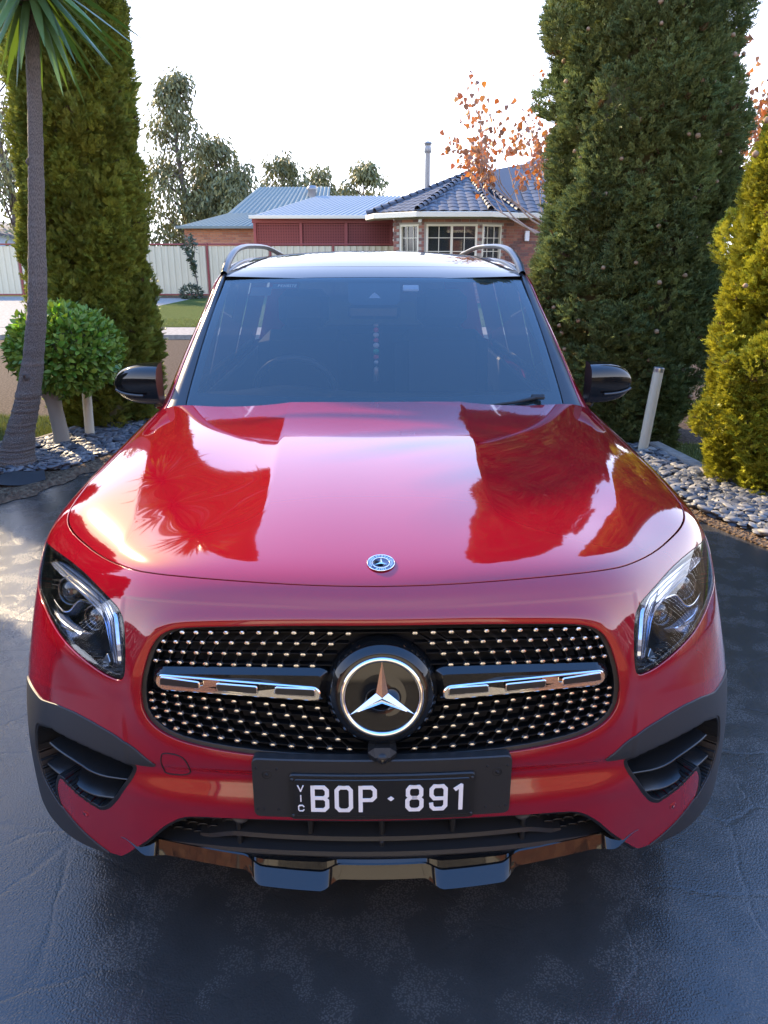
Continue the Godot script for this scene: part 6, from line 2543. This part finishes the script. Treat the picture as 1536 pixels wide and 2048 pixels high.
	mb.lathe([Vector2(.14, 0), Vector2(.13, .22), Vector2(.09, .25)], 20)
	part("flue", mb, M.flue, h, Vector3(1.38, 3.18, -2.6))
	mb = MB.new()
	mb.box(Transform3D(Basis(), Vector3(4.35, 1.95, -.86)), Vector3(.14, .30, .12), .02)
	part("wall_lantern", mb, M.white, h)
	mb = MB.new()
	mb.box(Transform3D(Basis(), Vector3(1.05, 2.36, .10)), Vector3(.10, .09, .16), .02)
	part("security_light", mb, M.white, h)
	mb = MB.new()
	mb.box(Transform3D(Basis(), Vector3(3.6, 1.2, -5.0)), Vector3(6.5, 2.4, 4.0))
	part("house_interior", mb, M.blind, h)
	# middle: lattice-walled carport under a pale blue steel roof
	var s := thing("garden_pavilion", "maroon lattice-walled shed under a pale blue steel roof behind the fence", "shed", Vector3(0, 0, -29.6))
	mb = MB.new()
	mb.box(Transform3D(Basis(), Vector3(-2.2, 1.0, -.08)), Vector3(5.0, 3.0, .04))
	part("wall", mb, M.maroon2, s)
	mb = MB.new()
	mb.box(Transform3D(Basis(), Vector3(-2.2, 2.52, .04)), Vector3(5.1, .16, .09), .01)
	for x in [-4.66, -3.0, -1.36, .28]:
		mb.box(Transform3D(Basis(), Vector3(x, 1.25, .04)), Vector3(.10, 2.4, .1), .008)
	part("frame", mb, M.maroon, s)
	for i in 54:
		mb = MB.new()
		mb.box(Transform3D(Basis(), Vector3(-4.58 + i * .09, 2.0, -.012)), Vector3(.035, .88, .012))
		part("lattice_slat", mb, M.maroon, s)
	for j in 9:
		mb = MB.new()
		mb.box(Transform3D(Basis(), Vector3(-2.2, 1.62 + j * .098, .004)), Vector3(4.9, .035, .012))
		part("lattice_slat", mb, M.maroon, s)
	_steel_roof(s, [Vector3(-4.75, 2.66, .35), Vector3(.55, 2.66, .35), Vector3(1.6, 3.55, -3.6), Vector3(-2.7, 3.55, -3.6)], M.bluesteel)
	mb = MB.new()
	mb.box(Transform3D(Basis(), Vector3(-2.1, 2.64, .40)), Vector3(5.4, .12, .1), .01)
	part("gutter", mb, M.creampaint, s)
	mb = MB.new()
	mb.box(Transform3D(Basis(), Vector3(.6, 1.1, -.4)), Vector3(.5, 2.6, .06))
	part("wall", mb, M.maroon2, s)
	# left: orange brick building with a grey-green steel roof
	var l := thing("brick_garage", "orange brick building with a grey-green steel roof behind the fence", "building", Vector3(0, 0, -31.0))
	brick_face(l, Vector3(-7.55, 0, 0), Vector3.RIGHT, 4.0, 2.36, [], M.bricks2, [300], 1.55)
	mb = MB.new()
	mb.quad(Vector3(-7.6, 0, -.1), Vector3(-7.6, 2.36, -.1), Vector3(-7.6, 2.36, -7), Vector3(-7.6, 0, -7), Vector3.LEFT)
	part("side_wall", mb, M.bricks2[0], l)
	_steel_roof(l, [Vector3(-7.75, 2.36, .25), Vector3(-3.4, 2.36, .25), Vector3(-3.4, 2.86, -1.1), Vector3(-6.1, 2.86, -1.1)], M.greensteel)
	_steel_roof(l, [Vector3(-6.1, 2.86, -1.1), Vector3(-2.2, 2.86, -1.1), Vector3(-2.2, 3.95, -3.2), Vector3(-5.15, 3.95, -3.2)], M.greensteel)
	mb = MB.new()
	mb.quad(Vector3(-7.75, 2.36, .25), Vector3(-6.1, 2.86, -1.1), Vector3(-6.1, 2.86, -6), Vector3(-7.75, 2.36, -7), Vector3.LEFT)
	mb.quad(Vector3(-6.1, 2.86, -1.1), Vector3(-5.15, 3.95, -3.2), Vector3(-5.15, 3.95, -6), Vector3(-6.1, 2.86, -6), Vector3.LEFT)
	part("roof_end", mb, M.greensteel, l)
	mb = MB.new()
	mb.box(Transform3D(Basis(), Vector3(-5.6, 2.33, .3)), Vector3(4.4, .10, .09), .01)
	part("gutter", mb, M.greensteel, l)
	mb = MB.new()
	mb.lathe([Vector2(.16, -.1), Vector2(.16, .18), Vector2(.22, .22), Vector2(.14, .34), Vector2(0, .36)], 16)
	part("roof_vent", mb, M.flue, l, Vector3(-2.9, 3.62, -2.5))
	# far left
	var fl := thing("blue_house", "pale blue-grey gabled house glimpsed behind the fence at the left edge", "house", Vector3(-19.5, 0, -36))
	mb = MB.new()
	mb.prism(PackedVector2Array([Vector2(-4, 0), Vector2(4, 0), Vector2(4, 1.8), Vector2(0, 2.7), Vector2(-4, 1.8)]), Transform3D(Basis(), Vector3(0, 0, -6)), 6.0)
	part("wall", mb, M.bluewall, fl)
	mb = MB.new()
	for sg in [-1.0, 1.0]:
		mb.box(Transform3D(Basis(Vector3.BACK, -sg * .22), Vector3(sg * 2.1, 2.30, -3)), Vector3(4.5, .1, 6.6), .01)
	part("roof", mb, M.tiles[0], fl)
	window_unit(fl, Transform3D(Basis(), Vector3(1.8, 1.1, .03)), 1.4, 1.0, 2, 1, M.white, M.pane)

func _steel_roof(parent: Node3D, c: Array, m: Material) -> void:
	var mb := MB.new()
	var n := int(c[0].distance_to(c[1]) / .19)
	var nn := (c[1] - c[0] as Vector3).cross(c[3] - c[0]).normalized()
	if nn.y < 0.0:
		nn = -nn
	for i in n:
		for w in [[0.0, .36, 0.0, 0.0], [.36, .5, 0.0, .022], [.5, .86, .022, .022], [.86, 1.0, .022, 0.0]]:
			var u0: float = (i + w[0]) / n
			var u1: float = (i + w[1]) / n
			mb.quad(c[0].lerp(c[1], u0) + nn * w[2], c[0].lerp(c[1], u1) + nn * w[3], c[3].lerp(c[2], u1) + nn * w[3], c[3].lerp(c[2], u0) + nn * w[2], nn)
	part("roof", mb, m, parent)

# The photographer's own house, behind the camera: it shows in the paint, the lamps and the emblem and throws sunlight back on the bumper.
func build_own_house() -> void:
	var z := 2.5
	var h := thing("garage_house", "brick house with a wide cream garage door behind the camera, mirrored in the paint", "house", Vector3(0, 0, z))
	var left := Vector3.LEFT
	brick_face(h, Vector3(2.55, 0, 0), left, 5.1, 2.5, [Rect2(.15, -.1, 4.8, 2.25)], M.bricks2, [0])
	brick_face(h, Vector3(8.5, 0, -.0), left, 5.95, 2.5, [Rect2(1.8, .8, 1.9, 1.3)], M.bricks2, [0])
	brick_face(h, Vector3(-2.55, 0, 0), left, 6.0, 2.5, [Rect2(2.2, .8, 2.0, 1.3)], M.bricks2, [0])
	var mb := MB.new()
	for i in 9:
		mb = MB.new()
		mb.box(Transform3D(Basis(), Vector3(0, .13 + i * .25, .10)), Vector3(4.8, .244, .04), .01)
		part("door_panel", mb, M.door, h)
	var turn := Basis(Vector3.UP, PI)
	window_unit(h, Transform3D(turn, Vector3(5.75, 1.45, .02)), 1.9, 1.3, 2, 1, M.creampaint, M.pane, 2)
	window_unit(h, Transform3D(turn, Vector3(-5.75, 1.45, .02)), 2.0, 1.3, 2, 1, M.creampaint, M.pane, 2)
	mb = MB.new()
	mb.box(Transform3D(Basis(), Vector3(0, 2.52, -.62)), Vector3(17.6, .16, .1), .01)
	part("gutter", mb, M.creampaint, h)
	mb = MB.new()
	mb.box(Transform3D(Basis(), Vector3(0, 2.53, -.2)), Vector3(17.5, .03, .75))
	part("soffit", mb, M.white, h)
	mb = MB.new()
	mb.quad(Vector3(-8.8, 2.60, -.66), Vector3(8.8, 2.60, -.66), Vector3(6.0, 4.7, 4.3), Vector3(-6.0, 4.7, 4.3), Vector3.UP)
	mb.quad(Vector3(-8.8, 2.60, 9.3), Vector3(8.8, 2.60, 9.3), Vector3(6.0, 4.7, 4.3), Vector3(-6.0, 4.7, 4.3), Vector3.UP)
	mb.ftri(Vector3(-8.8, 2.60, -.66), Vector3(-8.8, 2.60, 9.3), Vector3(-6.0, 4.7, 4.3), Vector3.UP)
	mb.ftri(Vector3(8.8, 2.60, -.66), Vector3(8.8, 2.60, 9.3), Vector3(6.0, 4.7, 4.3), Vector3.UP)
	part("roof", mb, M.tiles2[0], h)
	mb = MB.new()
	mb.box(Transform3D(Basis(), Vector3(0, 1.25, 4.6)), Vector3(16.8, 2.5, 8.6))
	part("rear_walls", mb, M.bricks2[1], h)

func _ready() -> void:
	var cam := Camera3D.new()
	cam.name = "camera"
	cam.position = Vector3(0, 1.65, 0)
	cam.rotation_degrees = Vector3(-19.05, 0, 0)
	cam.fov = 67.31
	cam.near = 0.05
	cam.far = 900.0
	add_child(cam)
	cam.current = true
	var we := WorldEnvironment.new()
	we.name = "world_environment"
	var e := Environment.new()
	e.background_mode = Environment.BG_SKY
	var sm := ProceduralSkyMaterial.new()
	sm.sky_top_color = Color(.17, .42, 1.05).linear_to_srgb()
	sm.sky_horizon_color = Color(1.5, 1.5, 1.55).linear_to_srgb()
	sm.sky_curve = 0.25
	sm.ground_bottom_color = Color(.10, .09, .08).linear_to_srgb()
	sm.ground_horizon_color = Color(.55, .56, .56).linear_to_srgb()
	sm.sun_angle_max = 34.0
	sm.sun_curve = 0.3
	var sky := Sky.new()
	sky.sky_material = sm
	e.sky = sky
	e.tonemap_mode = Environment.TONE_MAPPER_LINEAR
	e.tonemap_exposure = 2.8
	e.sdfgi_enabled = true
	e.ssao_enabled = true
	e.ssil_enabled = true
	we.environment = e
	add_child(we)
	var sun := DirectionalLight3D.new()
	sun.name = "sun"
	sun.light_energy = 1.6
	sun.light_color = Color(1.0, .90, .74)
	sun.light_angular_distance = 0.5
	sun.shadow_enabled = true
	add_child(sun)
	var az := deg_to_rad(41.0)
	var el := deg_to_rad(27.0)
	var to_sun := Vector3(-sin(az) * cos(el), sin(el), -cos(az) * cos(el))
	sun.look_at_from_position(to_sun * 50.0, Vector3.ZERO)
	make_materials()
	env_materials()
	M.autumnbark = mat("pale twigs", Color(.30, .22, .17), 0.8)
	M.palings = [mat("weathered paling", Color(.10, .085, .07), .9), mat("weathered paling", Color(.13, .11, .09), .9), mat("weathered paling", Color(.08, .07, .06), .9)]
	M.maroon2 = mat("dark maroon boards", Color(.15, .03, .028), 0.7)
	M.bluewall = mat("pale blue render", Color(.30, .36, .42), 0.8)
	build_ground()
	build_houses()
	build_fence()
	build_own_house()
	build_car()
	build_plants()
	build_street_things()
	build_side_fences()
